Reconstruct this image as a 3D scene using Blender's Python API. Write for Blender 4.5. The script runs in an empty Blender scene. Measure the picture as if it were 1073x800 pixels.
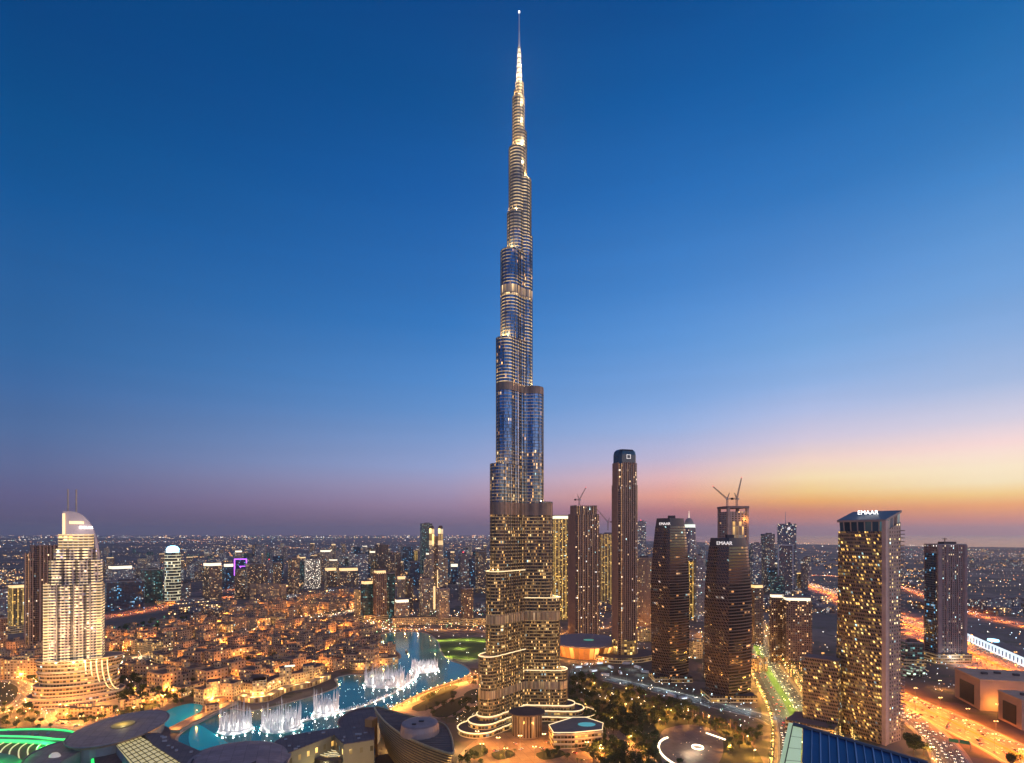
import bpy, bmesh, math, random
from math import *
from mathutils import Vector, noise
RN = random.Random(11)
sc = bpy.context.scene
COL = sc.collection
# ---------------------------------------------------------------- camera (measured from the photograph)
F, CX, HY, CH = 600.0, 536.5, 559.0, 211.5     # focal in photo pixels, centre column, horizon row, eye height (m)
cam = bpy.data.cameras.new('camera'); camo = bpy.data.objects.new('camera', cam); COL.objects.link(camo)
camo.location = (0, 0, CH); camo.rotation_euler = (radians(90), 0, 0)
cam.sensor_width = 36; cam.lens = 36 * F / 1073; cam.shift_y = (HY - 400) / 1073
cam.clip_start = 1; cam.clip_end = 200000
sc.camera = camo
sc.view_settings.view_transform = 'Standard'; sc.view_settings.look = 'None'
sc.view_settings.exposure = 0.0; sc.view_settings.gamma = 1
sc.render.engine = 'CYCLES'
cy = sc.cycles
cy.use_denoising = True
try: cy.denoiser = 'OPENIMAGEDENOISE'; cy.denoising_prefilter = 'ACCURATE'
except Exception: pass
cy.max_bounces = 4; cy.diffuse_bounces = 2; cy.glossy_bounces = 2; cy.transmission_bounces = 2
cy.transparent_max_bounces = 12; cy.volume_bounces = 2
cy.sample_clamp_indirect = 2.0; cy.use_light_tree = True
cy.caustics_reflective = False; cy.caustics_refractive = False

def lin(c):
    return tuple(((v/255)/12.92 if v/255 <= .04045 else (((v/255)+.055)/1.055)**2.4) for v in c)
# ---------------------------------------------------------------- world: dusk sky by direction
SUN_AZ = radians(47)
w = bpy.data.worlds.new('World'); sc.world = w; w.use_nodes = True
nt = w.node_tree; N = nt.nodes; L = nt.links; N.clear()
def wm(op, a, b=None, c=None):
    n = N.new('ShaderNodeMath'); n.operation = op
    for i, v in enumerate((a, b, c)):
        if v is None: continue
        if isinstance(v, (int, float)): n.inputs[i].default_value = v
        else: L.new(v, n.inputs[i])
    return n.outputs[0]
tc = N.new('ShaderNodeTexCoord'); sp = N.new('ShaderNodeSeparateXYZ'); L.new(tc.outputs['Generated'], sp.inputs[0])
X, Y_, Z = sp.outputs
hor = wm('SQRT', wm('ADD', wm('MULTIPLY', X, X), wm('MULTIPLY', Y_, Y_)))
el = wm('DIVIDE', wm('ARCTAN2', Z, hor), radians(50)); 
el = wm('MAXIMUM', el, 0.0)
def ramp(stops):
    r = N.new('ShaderNodeValToRGB'); r.color_ramp.interpolation = 'EASE' if False else 'LINEAR'
    e = r.color_ramp.elements
    while len(e) > 1: e.remove(e[-1])
    for i, (p, c) in enumerate(stops):
        q = e[0] if i == 0 else e.new(p)
        q.position = p; q.color = (*lin(c), 1)
    L.new(el, r.inputs[0]); return r.outputs[0]
def elp(y, x): return degrees(atan2(HY - y, hypot(F, x - CX))) / 50
TOPC = (.955, (62,56,72)), (1, (98,76,80))      # overhead, beyond the frame, sky greyed mauve to neutralise ambient light on roofs
COLS = []
for x_, st_ in ((30, [(559,(96,86,114)),(545,(98,88,120)),(520,(100,97,138)),(490,(95,108,152)),(450,(78,110,160)),(400,(58,105,163)),(360,(45,102,162)),(300,(36,96,158)),(200,(12,85,150)),(120,(2,77,138)),(0,(0,66,127))]),
        (470, [(559,(126,100,126)),(548,(134,108,134)),(530,(160,135,166)),(510,(165,156,192)),(490,(150,165,210)),(460,(125,156,208)),(430,(98,146,206)),(400,(80,138,204)),(340,(50,120,192)),(300,(42,110,182)),(200,(18,92,166)),(100,(0,80,148)),(0,(0,70,136))]),
        (705, [(559,(152,106,122)),(550,(162,110,124)),(535,(196,124,126)),(520,(242,166,142)),(500,(232,187,190)),(480,(195,187,216)),(450,(155,180,226)),(420,(125,166,222)),(360,(92,150,216)),(300,(66,132,204)),(200,(34,108,182)),(100,(8,90,162)),(0,(0,76,144))]),
        (848, [(565,(184,122,124)),(550,(202,128,118)),(535,(226,142,104)),(525,(252,182,98)),(515,(255,214,140)),(500,(255,229,182)),(480,(245,216,206)),(460,(212,202,222)),(430,(175,190,229)),(400,(140,176,226)),(360,(114,165,222)),(300,(86,144,211)),(200,(46,118,190)),(100,(16,98,170)),(0,(4,84,154))]),
        (1035, [(570,(206,134,128)),(556,(218,136,118)),(545,(226,142,114)),(530,(250,172,102)),(518,(255,216,138)),(505,(255,238,196)),(490,(255,238,206)),(465,(251,222,220)),(440,(210,207,226)),(400,(162,187,226)),(350,(132,172,222)),(300,(108,160,218)),(240,(88,148,211)),(180,(62,132,200)),(120,(42,116,184)),(60,(28,108,176)),(0,(14,98,166))])):
    L_ = [(0.0, st_[0][1])] + [(max(.002, elp(y, x_)), c) for y, c in st_[1:]]
    COLS.append((atan2(x_-CX, F), ramp(L_ + [(.885, tuple(int(v*.96) for v in L_[-1][1]))] + list(TOPC))))
az = wm('ARCTAN2', X, Y_)
def mapr(v, a, b, kind='SMOOTHSTEP'):
    n = N.new('ShaderNodeMapRange'); n.interpolation_type = kind
    n.inputs['From Min'].default_value = a; n.inputs['From Max'].default_value = b
    L.new(v, n.inputs['Value']); return n.outputs['Result']
def wmix(f, a, b):
    n = N.new('ShaderNodeMix'); n.data_type = 'RGBA'; L.new(f, n.inputs['Factor'])
    L.new(a, n.inputs['A']); L.new(b, n.inputs['B']); return n.outputs['Result']
c2 = COLS[0][1]
for (a0, _), (a1, cc_) in zip(COLS, COLS[1:]): c2 = wmix(mapr(az, a0, a1, 'LINEAR'), c2, cc_)
# faint streaks of low haze lying near the horizon
wn = N.new('ShaderNodeTexNoise'); wn.inputs['Scale'].default_value = 2.0; wn.inputs['Detail'].default_value = 4
mp = N.new('ShaderNodeMapping'); mp.inputs['Scale'].default_value = (1, 1, 22); L.new(tc.outputs['Generated'], mp.inputs[0]); L.new(mp.outputs[0], wn.inputs['Vector'])
# outside the frame: the brighter glow round the sun's own azimuth, and rear sky brightened to lift the ambient light
GL = wm('MULTIPLY', mapr(wm('ABSOLUTE', wm('SUBTRACT', wm('ARCTAN2', X, Y_), radians(88))), radians(42), radians(8)), mapr(el, .5, .0))
BK = mapr(wm('ABSOLUTE', wm('ARCTAN2', X, Y_)), radians(75), radians(130))
mulf = wm('ADD', wm('ADD', wm('MULTIPLY', GL, 1.6), wm('MULTIPLY', BK, 1.4)), wm('ADD', .955, wm('MULTIPLY', wn.outputs['Fac'], .09)))
vm = N.new('ShaderNodeVectorMath'); vm.operation = 'SCALE'; L.new(c2, vm.inputs[0]); L.new(mulf, vm.inputs['Scale'])
bg = N.new('ShaderNodeBackground'); bg.inputs['Strength'].default_value = 1.02; L.new(vm.outputs[0], bg.inputs['Color'])
# the physical sky adds its own weak twilight
sky = N.new('ShaderNodeTexSky'); sky.sky_type = 'NISHITA'; sky.sun_disc = False
sky.sun_elevation = radians(1.0); sky.sun_rotation = SUN_AZ
bg2 = N.new('ShaderNodeBackground'); bg2.inputs['Strength'].default_value = 0.004; L.new(sky.outputs[0], bg2.inputs['Color'])
ad = N.new('ShaderNodeAddShader'); L.new(bg.outputs[0], ad.inputs[0]); L.new(bg2.outputs[0], ad.inputs[1])
wo = N.new('ShaderNodeOutputWorld'); L.new(ad.outputs[0], wo.inputs['Surface'])
try: w.cycles.sampling_method = 'MANUAL'; w.cycles.sample_map_resolution = 512
except Exception: pass
# afterglow of the set sun
sl = bpy.data.lights.new('sun_afterglow', 'SUN'); sl.energy = 0.5; sl.angle = radians(24); sl.color = (1, .52, .38)
so = bpy.data.objects.new('sun_afterglow', sl); COL.objects.link(so)
sd = Vector((-sin(radians(72)), -cos(radians(72)), -tan(radians(5)))); so.rotation_euler = sd.to_track_quat('-Z', 'Y').to_euler()

# ---------------------------------------------------------------- helpers
def gp(x, y, z=0.0):
    Y = F * (CH - z) / (y - HY); return ((x - CX) * Y / F, Y)
def at(x, Y): return (x - CX) * Y / F
def zt(y, Y): return CH + (HY - y) * Y / F
def dep(y, z=0.0): return F * (CH - z) / (y - HY)

class MB:
    def __init__(s): s.v = []; s.f = []; s.m = []; s.uv = []
    def face(s, vs, m=0, uv=None):
        b = len(s.v); s.v += [tuple(p) for p in vs]; s.f.append(tuple(range(b, b + len(vs)))); s.m.append(m)
        s.uv.append(uv or [(p[0], p[1]) for p in vs])
    def loft(s, rings, m=0, mt=1, cap=True, bottom=False):
        """rings: list of equally long closed outlines [(x,y,z)...], bottom to top"""
        n = len(rings[0]); us = [0]
        for i in range(n):
            a, b = rings[0][i], rings[0][(i+1) % n]; us.append(us[-1] + hypot(b[0]-a[0], b[1]-a[1]))
        base = len(s.v)
        for r in rings: s.v += [tuple(p) for p in r]
        for k in range(len(rings)-1):
            for i in range(n):
                j = (i+1) % n
                a, b, c, d = base+k*n+i, base+k*n+j, base+(k+1)*n+j, base+(k+1)*n+i
                s.f.append((a, b, c, d)); s.m.append(m)
                s.uv.append([(us[i], s.v[a][2]), (us[i+1], s.v[b][2]), (us[i+1], s.v[c][2]), (us[i], s.v[d][2])])
        if cap: s.face(rings[-1], mt)
        if bottom: s.face(rings[0][::-1], mt)
    def prism(s, poly, z0, z1, m=0, mt=1, sc_=1.0, bottom=False):
        if sc_ != 1.0:
            cx = sum(p[0] for p in poly)/len(poly); cy_ = sum(p[1] for p in poly)/len(poly)
            top = [(cx+(p[0]-cx)*sc_, cy_+(p[1]-cy_)*sc_, z1) for p in poly]
        else: top = [(p[0], p[1], z1) for p in poly]
        s.loft([[(p[0], p[1], z0) for p in poly], top], m, mt, True, bottom)
    def box(s, cx, cy_, z0, sx, sy, h, rot=0, m=0, mt=None, bottom=True):
        s.prism(rect(cx, cy_, sx, sy, rot), z0, z0+h, m, m if mt is None else mt, 1.0, bottom)
    def tube(s, pts, r, m=0, n=6, r1=None):
        pts = [Vector(p) for p in pts]; rings = []
        for i, p in enumerate(pts):
            t = (pts[min(i+1, len(pts)-1)] - pts[max(i-1, 0)]).normalized()
            a = t.cross(Vector((0, 0, 1)));  a = a.normalized() if a.length > 1e-3 else Vector((1, 0, 0)); b = t.cross(a)
            rr = r if r1 is None else r + (r1-r)*i/(len(pts)-1)
            rings.append([tuple(p + a*cos(-2*pi*k/n)*rr + b*sin(-2*pi*k/n)*rr) for k in range(n)])
        s.loft(rings, m, m, True, True)
    def build(s, name, mats, parent=None, loc=(0, 0, 0), rot=0, smooth=False, **kw):
        me = bpy.data.meshes.new(name); me.from_pydata(s.v, [], s.f)
        for mt in (mats if isinstance(mats, (list, tuple)) else [mats]): me.materials.append(mt)
        nm = len(me.materials)
        me.polygons.foreach_set('material_index', [min(i, nm-1) for i in s.m])
        if smooth: me.polygons.foreach_set('use_smooth', [True]*len(s.f))
        ul = me.uv_layers.new(name='UVMap'); flat = [c for f in s.uv for p in f for c in p]; ul.data.foreach_set('uv', flat)
        me.validate(); me.update()
        o = bpy.data.objects.new(name, me); COL.objects.link(o); o.location = loc; o.rotation_euler = (0, 0, rot)
        if parent: o.parent = parent
        tag(o, **kw); return o
def rect(cx, cy_, sx, sy, rot=0):
    c, s_ = cos(rot), sin(rot)
    return [(cx + x*c - y*s_, cy_ + x*s_ + y*c) for x, y in ((-sx/2, -sy/2), (sx/2, -sy/2), (sx/2, sy/2), (-sx/2, sy/2))]
def ell(cx, cy_, rx, ry, n=32, rot=0):
    c, s_ = cos(rot), sin(rot)
    return [(cx + rx*cos(2*pi*i/n)*c - ry*sin(2*pi*i/n)*s_, cy_ + rx*cos(2*pi*i/n)*s_ + ry*sin(2*pi*i/n)*c) for i in range(n)]
def ccw(p):
    a = sum(p[i][0]*p[(i+1) % len(p)][1] - p[(i+1) % len(p)][0]*p[i][1] for i in range(len(p)))
    return p if a > 0 else p[::-1]
def smooth(pts, n=8, closed=False):
    out = []; m = len(pts); rng = range(m if closed else m-1)
    for i in rng:
        g = (lambda k: pts[k % m]) if closed else (lambda k: pts[max(0, min(m-1, k))])
        p0, p1, p2, p3 = g(i-1), g(i), g(i+1), g(i+2)
        for t in [k/n for k in range(n)]:
            out.append(tuple(.5*((2*b) + (c-a)*t + (2*a-5*b+4*c-d)*t*t + (-a+3*b-3*c+d)*t**3) for a, b, c, d in zip(p0, p1, p2, p3)))
    if not closed: out.append(pts[-1])
    return out
def inside(p, poly):
    x, y = p; c = False; j = len(poly)-1
    for i in range(len(poly)):
        if (poly[i][1] > y) != (poly[j][1] > y) and x < (poly[j][0]-poly[i][0])*(y-poly[i][1])/(poly[j][1]-poly[i][1])+poly[i][0]: c = not c
        j = i
    return c
def tag(o, label=None, cat=None, group=None, kind=None):
    if label: o['label'] = label
    if cat: o['category'] = cat
    if group: o['group'] = group
    if kind: o['kind'] = kind
def thing(name, loc, rot=0, **kw):
    o = bpy.data.objects.new(name, None); COL.objects.link(o); o.location = loc; o.rotation_euler = (0, 0, rot)
    o.empty_display_size = 1; tag(o, **kw); return o
def copy_tree(o, loc=None, rot=None, parent=None, scale=None, label=None, group=None):
    c = o.copy(); COL.objects.link(c)
    if parent: c.parent = parent
    if loc is not None: c.location = loc
    if rot is not None: c.rotation_euler = (0, 0, rot)
    if scale is not None: c.scale = (scale,)*3 if isinstance(scale, (int, float)) else scale
    if label: c['label'] = label
    if group: c['group'] = group
    for ch in KIDS.get(o.name, ()): copy_tree(ch, parent=c)
    return c
KIDS = {}
def reg(o, *kids):
    KIDS[o.name] = list(kids); return o

# ---------------------------------------------------------------- materials
MT = {}
def nodes(name):
    m = bpy.data.materials.new(name); m.use_nodes = True; t = m.node_tree
    b = t.nodes['Principled BSDF']; m.cycles.emission_sampling = 'NONE'; return m, t, b
class T:
    def __init__(s, t): s.t = t
    def m(s, op, a, b=None, c=None):
        n = s.t.nodes.new('ShaderNodeMath'); n.operation = op
        for i, v in enumerate((a, b, c)):
            if v is None: continue
            if isinstance(v, (int, float)): n.inputs[i].default_value = v
            else: s.t.links.new(v, n.inputs[i])
        return n.outputs[0]
    def mix(s, f, a, b):
        n = s.t.nodes.new('ShaderNodeMix'); n.data_type = 'RGBA'
        for k, v in (('Factor', f), ('A', a), ('B', b)):
            if isinstance(v, (int, float)): n.inputs[k].default_value = v
            elif isinstance(v, tuple): n.inputs[k].default_value = (*v[:3], 1)
            else: s.t.links.new(v, n.inputs[k])
        return n.outputs['Result']
    def xyz(s, a, b, c):
        n = s.t.nodes.new('ShaderNodeCombineXYZ')
        for i, v in enumerate((a, b, c)):
            if isinstance(v, (int, float)): n.inputs[i].default_value = v
            else: s.t.links.new(v, n.inputs[i])
        return n.outputs[0]
    def noise(s, vec, scale, detail=3):
        n = s.t.nodes.new('ShaderNodeTexNoise'); n.inputs['Scale'].default_value = scale; n.inputs['Detail'].default_value = detail
        if vec is not None: s.t.links.new(vec, n.inputs['Vector'])
        return n.outputs['Fac']
    def white(s, vec):
        n = s.t.nodes.new('ShaderNodeTexWhiteNoise'); n.noise_dimensions = '3D'; s.t.links.new(vec, n.inputs['Vector'])
        return n.outputs['Value'], n.outputs['Color']
    def sep(s, v):
        n = s.t.nodes.new('ShaderNodeSeparateXYZ'); s.t.links.new(v, n.inputs[0]); return n.outputs
    def scale(s, v, f):
        n = s.t.nodes.new('ShaderNodeVectorMath'); n.operation = 'SCALE'
        s.t.links.new(v, n.inputs[0])
        if isinstance(f, (int, float)): n.inputs['Scale'].default_value = f
        else: s.t.links.new(f, n.inputs['Scale'])
        return n.outputs[0]
    def add(s, a, b):
        n = s.t.nodes.new('ShaderNodeVectorMath'); n.operation = 'ADD'; s.t.links.new(a, n.inputs[0]); s.t.links.new(b, n.inputs[1]); return n.outputs[0]
    def link(s, a, b): s.t.links.new(a, b)
def plain(name, col, rough=.7, metal=0.0, emit=None, es=0.0, var=.35, vs=.15):
    if name in MT: return MT[name]
    m, t, b = nodes(name); q = T(t)
    g = t.nodes.new('ShaderNodeNewGeometry')
    if emit is None and var > 0:
        f = q.noise(g.outputs['Position'], vs, 5)
        f2 = q.m('MULTIPLY', q.m('SUBTRACT', f, .5), 2*var)
        c = q.xyz(*col); cc = q.scale(c, q.m('ADD', 1.0, f2)); q.link(cc, b.inputs['Base Color'])
    else: b.inputs['Base Color'].default_value = (*col, 1)
    b.inputs['Roughness'].default_value = rough; b.inputs['Metallic'].default_value = metal
    if emit is not None:
        b.inputs['Emission Color'].default_value = (*emit, 1); b.inputs['Emission Strength'].default_value = es
    MT[name] = m; return m
WARM = ((1, .46, .13), (1, .68, .30)); COOL = ((.55, .85, 1), (1, .95, .8)); GOLD = ((1, .50, .09), (1, .74, .26))
def facade(name, wall=(.2, .16, .12), glass=(.02, .03, .04), w_=3.2, h=3.6, wx=.7, wy=.55, lit=.25, cols=WARM, es=1.2,
           band=0, bandw=.2, bandc=(1, .7, .35), stripe=0, sw=12, sww=.15, stripec=(1, .62, .25), cool=.08, shear=0.0, rough=.55,
           grough=.12, stag=0.0, bandn=1.0, spread=.6, bu=.02, metal=0.0, groove=None):
    """storeys and bays of a facade from UVs in metres; a share of the rooms has its lamps on"""
    if name in MT: return MT[name]
    m, t, b = nodes(name); q = T(t)
    uv = t.nodes.new('ShaderNodeUVMap'); uv.uv_map = 'UVMap'; o = q.sep(uv.outputs[0]); U, V = o[0], o[1]
    oi = t.nodes.new('ShaderNodeObjectInfo'); rnd = q.m('MULTIPLY', oi.outputs['Random'], 97.0)
    cv = q.m('DIVIDE', V, h); iv = q.m('FLOOR', cv); fv = q.m('SUBTRACT', cv, iv)
    cu = q.m('DIVIDE', U, w_)
    if stag: cu = q.m('ADD', cu, q.m('MULTIPLY', iv, stag))
    iu = q.m('FLOOR', cu); fu = q.m('SUBTRACT', cu, iu)
    if shear:   # alternate slanted jambs give a lattice of lozenges
        fu2 = q.m('FRACT', q.m('ADD', cu, q.m('MULTIPLY', q.m('SUBTRACT', fv, .5), shear)))
    else: fu2 = fu
    mx = q.m('LESS_THAN', q.m('ABSOLUTE', q.m('SUBTRACT', fu2, .5)), wx/2)
    my = q.m('LESS_THAN', q.m('ABSOLUTE', q.m('SUBTRACT', fv, .5)), wy/2)
    mask = q.m('MULTIPLY', mx, my)
    r1, c1 = q.white(q.xyz(iu, iv, rnd)); cs = q.sep(c1)
    clus = q.noise(q.xyz(q.m('MULTIPLY', iu, .23), q.m('MULTIPLY', iv, .31), rnd), 1.0, 2)
    lit = min(.97, lit*1.45)
    thr = q.m('MULTIPLY', q.m('ADD', 1-spread, q.m('MULTIPLY', q.m('MAXIMUM', q.m('SUBTRACT', clus, .34), 0.0), spread*6.0)), lit)
    r2, c2_ = q.white(q.xyz(q.m('FLOOR', q.m('DIVIDE', q.m('ADD', iu, q.m('MULTIPLY', iv, 1.7)), 3.0)), iv, q.m('ADD', rnd, 13.0)))
    on = q.m('MAXIMUM', q.m('LESS_THAN', r1, q.m('MULTIPLY', thr, .8)), q.m('LESS_THAN', r2, q.m('MULTIPLY', thr, .28)))
    br = q.m('ADD', .12, q.m('MULTIPLY', q.m('POWER', cs[1], 3.5), 2.6))
    br = q.m('MULTIPLY', br, q.m('ADD', .35, q.m('MULTIPLY', fv, 1.3)))  # brighter toward the window head, ceiling-lamp falloff put into the glow
    colr = q.mix(cs[0], cols[0], cols[1]); colr = q.mix(q.m('LESS_THAN', cs[2], cool), colr, (.55, .85, .85))
    em = q.scale(colr, q.m('MULTIPLY', q.m('MULTIPLY', mask, on), q.m('MULTIPLY', br, es)))
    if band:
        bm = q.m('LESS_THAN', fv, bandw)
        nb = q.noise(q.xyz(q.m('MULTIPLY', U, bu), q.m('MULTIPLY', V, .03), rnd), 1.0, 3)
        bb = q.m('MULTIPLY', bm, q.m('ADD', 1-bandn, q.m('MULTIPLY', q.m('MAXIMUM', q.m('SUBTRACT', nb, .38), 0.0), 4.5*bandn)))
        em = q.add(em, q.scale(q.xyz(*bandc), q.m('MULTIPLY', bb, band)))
    if stripe:
        sf = q.m('FRACT', q.m('DIVIDE', U, sw)); sm = q.m('LESS_THAN', sf, sww)
        sn = q.m('ADD', .25, q.noise(q.xyz(q.m('FLOOR', q.m('DIVIDE', U, sw)), q.m('MULTIPLY', V, .04), rnd), 1.0, 2))
        em = q.add(em, q.scale(q.xyz(*stripec), q.m('MULTIPLY', q.m('MULTIPLY', sm, sn), stripe)))
    if groove:
        gm = q.m('SUBTRACT', 1.0, q.m('MULTIPLY', q.m('LESS_THAN', q.m('FRACT', q.m('DIVIDE', U, groove[0])), groove[1]), .8))
        em = q.scale(em, gm); wall_f = gm
    g = t.nodes.new('ShaderNodeNewGeometry')
    wv = q.scale(q.xyz(*(tuple(c_ for c_ in wall))), q.m('ADD', .65, q.m('MULTIPLY', q.noise(g.outputs['Position'], .05, 4), .7)))
    if groove: wv = q.scale(wv, wall_f)
    gv = q.scale(q.xyz(*glass), q.m('ADD', .5, q.m('MULTIPLY', cs[2], 1.0)))
    q.link(q.mix(mask, wv, gv), b.inputs['Base Color'])
    q.link(q.m('ADD', rough, q.m('MULTIPLY', mask, grough-rough)), b.inputs['Roughness'])
    if metal: q.link(q.m('MULTIPLY', mask, metal), b.inputs['Metallic'])
    q.link(em, b.inputs['Emission Color']); b.inputs['Emission Strength'].default_value = 1.0
    MT[name] = m; return m
def membrane(name, col, sx=7.0, sy=3.2, rough=.65):
    m, t, b = nodes(name); q = T(t); g = t.nodes.new('ShaderNodeNewGeometry'); o = q.sep(g.outputs['Position'])
    def joint(v, s_, w_): return q.m('LESS_THAN', q.m('FRACT', q.m('DIVIDE', v, s_)), w_/s_)
    r_ = q.m('ADD', q.m('MULTIPLY', o[0], .94), q.m('MULTIPLY', o[1], .34)); r2 = q.m('SUBTRACT', q.m('MULTIPLY', o[1], .94), q.m('MULTIPLY', o[0], .34))
    j = q.m('MAXIMUM', joint(r_, sx, .28), joint(r2, sy, .22))
    cell, cc = q.white(q.xyz(q.m('FLOOR', q.m('DIVIDE', r_, sx)), q.m('FLOOR', q.m('DIVIDE', r2, sy)), 0.0))
    st = q.noise(g.outputs['Position'], .09, 6)
    f = q.m('MULTIPLY', q.m('ADD', .82, q.m('MULTIPLY', cell, .2)), q.m('ADD', .6, q.m('MULTIPLY', st, .8)))
    f = q.m('MULTIPLY', f, q.m('SUBTRACT', 1.0, q.m('MULTIPLY', j, .5)))
    q.link(q.scale(q.xyz(*col), f), b.inputs['Base Color']); b.inputs['Roughness'].default_value = rough; MT[name] = m; return m
def lamp_mat(name, col, es):
    return plain('lamp_'+name, (.5, .5, .5), .4, 0, col, es)

SODIUM = (1, .24, .025); AMBER = (1, .40, .075); WHITE = (1, .74, .38); ICE = (.62, .88, 1); GRN = (.02, 1, .12); TEAL = (.05, .9, .75)
roofm = plain('roof_felt', (.17, .12, .105), .85); roofd = plain('roof_dark', (.085, .06, .055), .8)
concrete = plain('concrete', (.30, .25, .22), .8); sand = plain('sand_render', (.40, .27, .17), .85)
stone = plain('pale_stone', (.45, .36, .27), .8); steel = plain('steel', (.35, .35, .36), .4, .8); darkm = plain('dark_metal', (.05, .045, .045), .5, .5)
bronze = plain('bronze_louvre', (.16, .11, .075), .45, .3, vs=.4)
# ================================================================ SETTING
def ground_mat():
    m, t, b = nodes('city_ground'); q = T(t)
    g = t.nodes.new('ShaderNodeNewGeometry'); P = g.outputs['Position']
    a = q.noise(P, .004, 8); c = q.noise(P, .03, 4); v = q.noise(P, .0007, 5)
    s1 = q.m('MULTIPLY', q.m('MAXIMUM', q.m('SUBTRACT', a, .46), 0.0), 9.0); s1 = q.m('MINIMUM', s1, 1.0)
    col = q.mix(s1, (.10, .075, .055), (.21, .155, .115))
    s2 = q.m('MINIMUM', q.m('MULTIPLY', q.m('MAXIMUM', q.m('SUBTRACT', c, .52), 0.0), 12.0), 1.0)
    col = q.mix(q.m('MULTIPLY', s2, .7), col, (.05, .06, .025))
    s3 = q.m('MINIMUM', q.m('MULTIPLY', q.m('MAXIMUM', q.m('SUBTRACT', v, .5), 0.0), 8.0), 1.0)
    col = q.mix(q.m('MULTIPLY', s3, .6), col, (.26, .20, .17))
    q.link(col, b.inputs['Base Color']); b.inputs['Roughness'].default_value = .9; return m
GM = ground_mat()
mb = MB()
xs = [-60000, -12000, -3000, -800, 800, 3000, 12000, 60000]; ys = [-3000, 300, 1500, 5000, 15000, 62000]
for i in range(len(xs)-1):
    for j in range(len(ys)-1):
        mb.face([(xs[i], ys[j], 0), (xs[i+1], ys[j], 0), (xs[i+1], ys[j+1], 0), (xs[i], ys[j+1], 0)])
mb.build('ground', GM, kind='structure')
# sea beyond the coast, far right
mb = MB(); mb.face([(60000, 61000, .5), (4200, 61000, .5), (3600, 15500, .5), (6400, 9300, .5), (9000, 7600, .5), (60000, 4000, .5)])
seam = plain('sea_water', (.20, .12, .10), .12); mb.build('sea', seam, kind='structure')

asph = plain('asphalt', (.085, .078, .072), .75, vs=.05); asph2 = plain('pale_asphalt', (.15, .13, .115), .7, vs=.05)
kerb = plain('kerbstone', (.4, .37, .33), .8); paint = plain('road_paint', (.75, .73, .68), .7)
paving = plain('paving', (.34, .25, .17), .8, vs=.2); grass = plain('lawn', (.12, .17, .025), .95, vs=.1)
def ribbon_pts(px, n=8): return smooth([gp(*p) for p in px], n)
def offset(pts, d):
    out = []
    for i, p in enumerate(pts):
        a, b = pts[max(0, i-1)], pts[min(len(pts)-1, i+1)]; l = hypot(b[0]-a[0], b[1]-a[1]) or 1
        out.append((p[0]-(b[1]-a[1])/l*d, p[1]+(b[0]-a[0])/l*d))
    return out
def strip(mb, pts, d0, d1, z, m=0):
    a, b = offset(pts, d0), offset(pts, d1)
    for i in range(len(pts)-1):
        q_ = [(*b[i], z), (*a[i], z), (*a[i+1], z), (*b[i+1], z)]
        n = (Vector(q_[1])-Vector(q_[0])).cross(Vector(q_[2])-Vector(q_[0]))
        mb.face(q_ if n.z > 0 else q_[::-1], m)
def along(pts, step, start=0):
    """points and headings every step metres"""
    out = []; d = start
    for i in range(len(pts)-1):
        a, b = pts[i], pts[i+1]; l = hypot(b[0]-a[0], b[1]-a[1])
        while d < l:
            out.append((a[0]+(b[0]-a[0])*d/l, a[1]+(b[1]-a[1])*d/l, atan2(b[1]-a[1], b[0]-a[0]))); d += step
        d -= l
    return out
ROADS = []
def road(px, width, name='road', mat=asph, z=.06, lanes=2, median=0, kind='structure'):
    pts = ribbon_pts(px); ROADS.append((pts, width/2+7))
    mb = MB(); strip(mb, pts, -width/2, width/2, z); o = mb.build(name, mat, kind=kind)
    mk = MB()
    for k in range(1, lanes):
        dd = -width/2 + width*k/lanes
        seg = along(pts, 14)
        for x, y, h in seg:
            if y > 1500: continue
            mk.face([(x-sin(h)*dd + a*cos(h) - c*sin(h), y+cos(h)*dd + a*sin(h)+c*cos(h), z+.05) for a, c in ((-3, -.2), (3, -.2), (3, .2), (-3, .2))])
    for s in (-1, 1): strip(mk, pts, s*(width/2-.8)-.15, s*(width/2-.8)+.15, z+.05)
    if mk.f: mk.build('road_marking', paint, kind='structure')
    kb = MB()
    for s in (-1, 1):
        a, b = sorted((s*width/2, s*(width/2+.6)))
        for i in range(len(pts)-1): pass
        strip(kb, pts, a, b, z+.14)
        strip(kb, pts, s*(width/2+.6), s*(width/2+3.5), z+.12, 1) if s > 0 else strip(kb, pts, s*(width/2+3.5), s*(width/2+.6), z+.12, 1)
    kb.build('pavement', [kerb, paving], kind='structure')
    if median:
        md = MB(); strip(md, pts, -median/2, median/2, z+.15); md.build('central_reservation', grass, kind='structure')
    return pts
HWY = road([(745,583),(790,596),(838,611),(880,626),(945,652),(1040,695),(1073,713),(1180,775)], 96, 'highway', plain('highway_concrete', (.24,.21,.17), .7, vs=.05), lanes=12, median=5)
LOW = road([(850,694),(900,713),(943,733),(985,751),(1030,773),(1073,795),(1160,850)], 46, 'dual_carriageway', asph2, z=.10, lanes=6, median=3)
JAM = road([(925,735),(948,747),(968,762),(985,779),(998,800),(1005,830)], 26, 'slip_road', asph2, z=.14, lanes=4)
BLV = road([(783,630),(787,655),(795,684),(810,712),(826,738),(838,765),(843,800),(842,860)], 44, 'boulevard', asph2, z=.18, lanes=6, median=9)
AVE = road([(60,730),(110,705),(150,690),(205,676),(262,665),(305,655),(345,646),(375,640),(420,634)], 26, 'avenue', asph2, z=.10, lanes=4)
CRS = road([(372,648),(398,658),(440,661),(500,661),(560,668),(640,658),(700,662),(790,672)], 20, 'crescent_road', asph2, z=.14, lanes=2)
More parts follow.
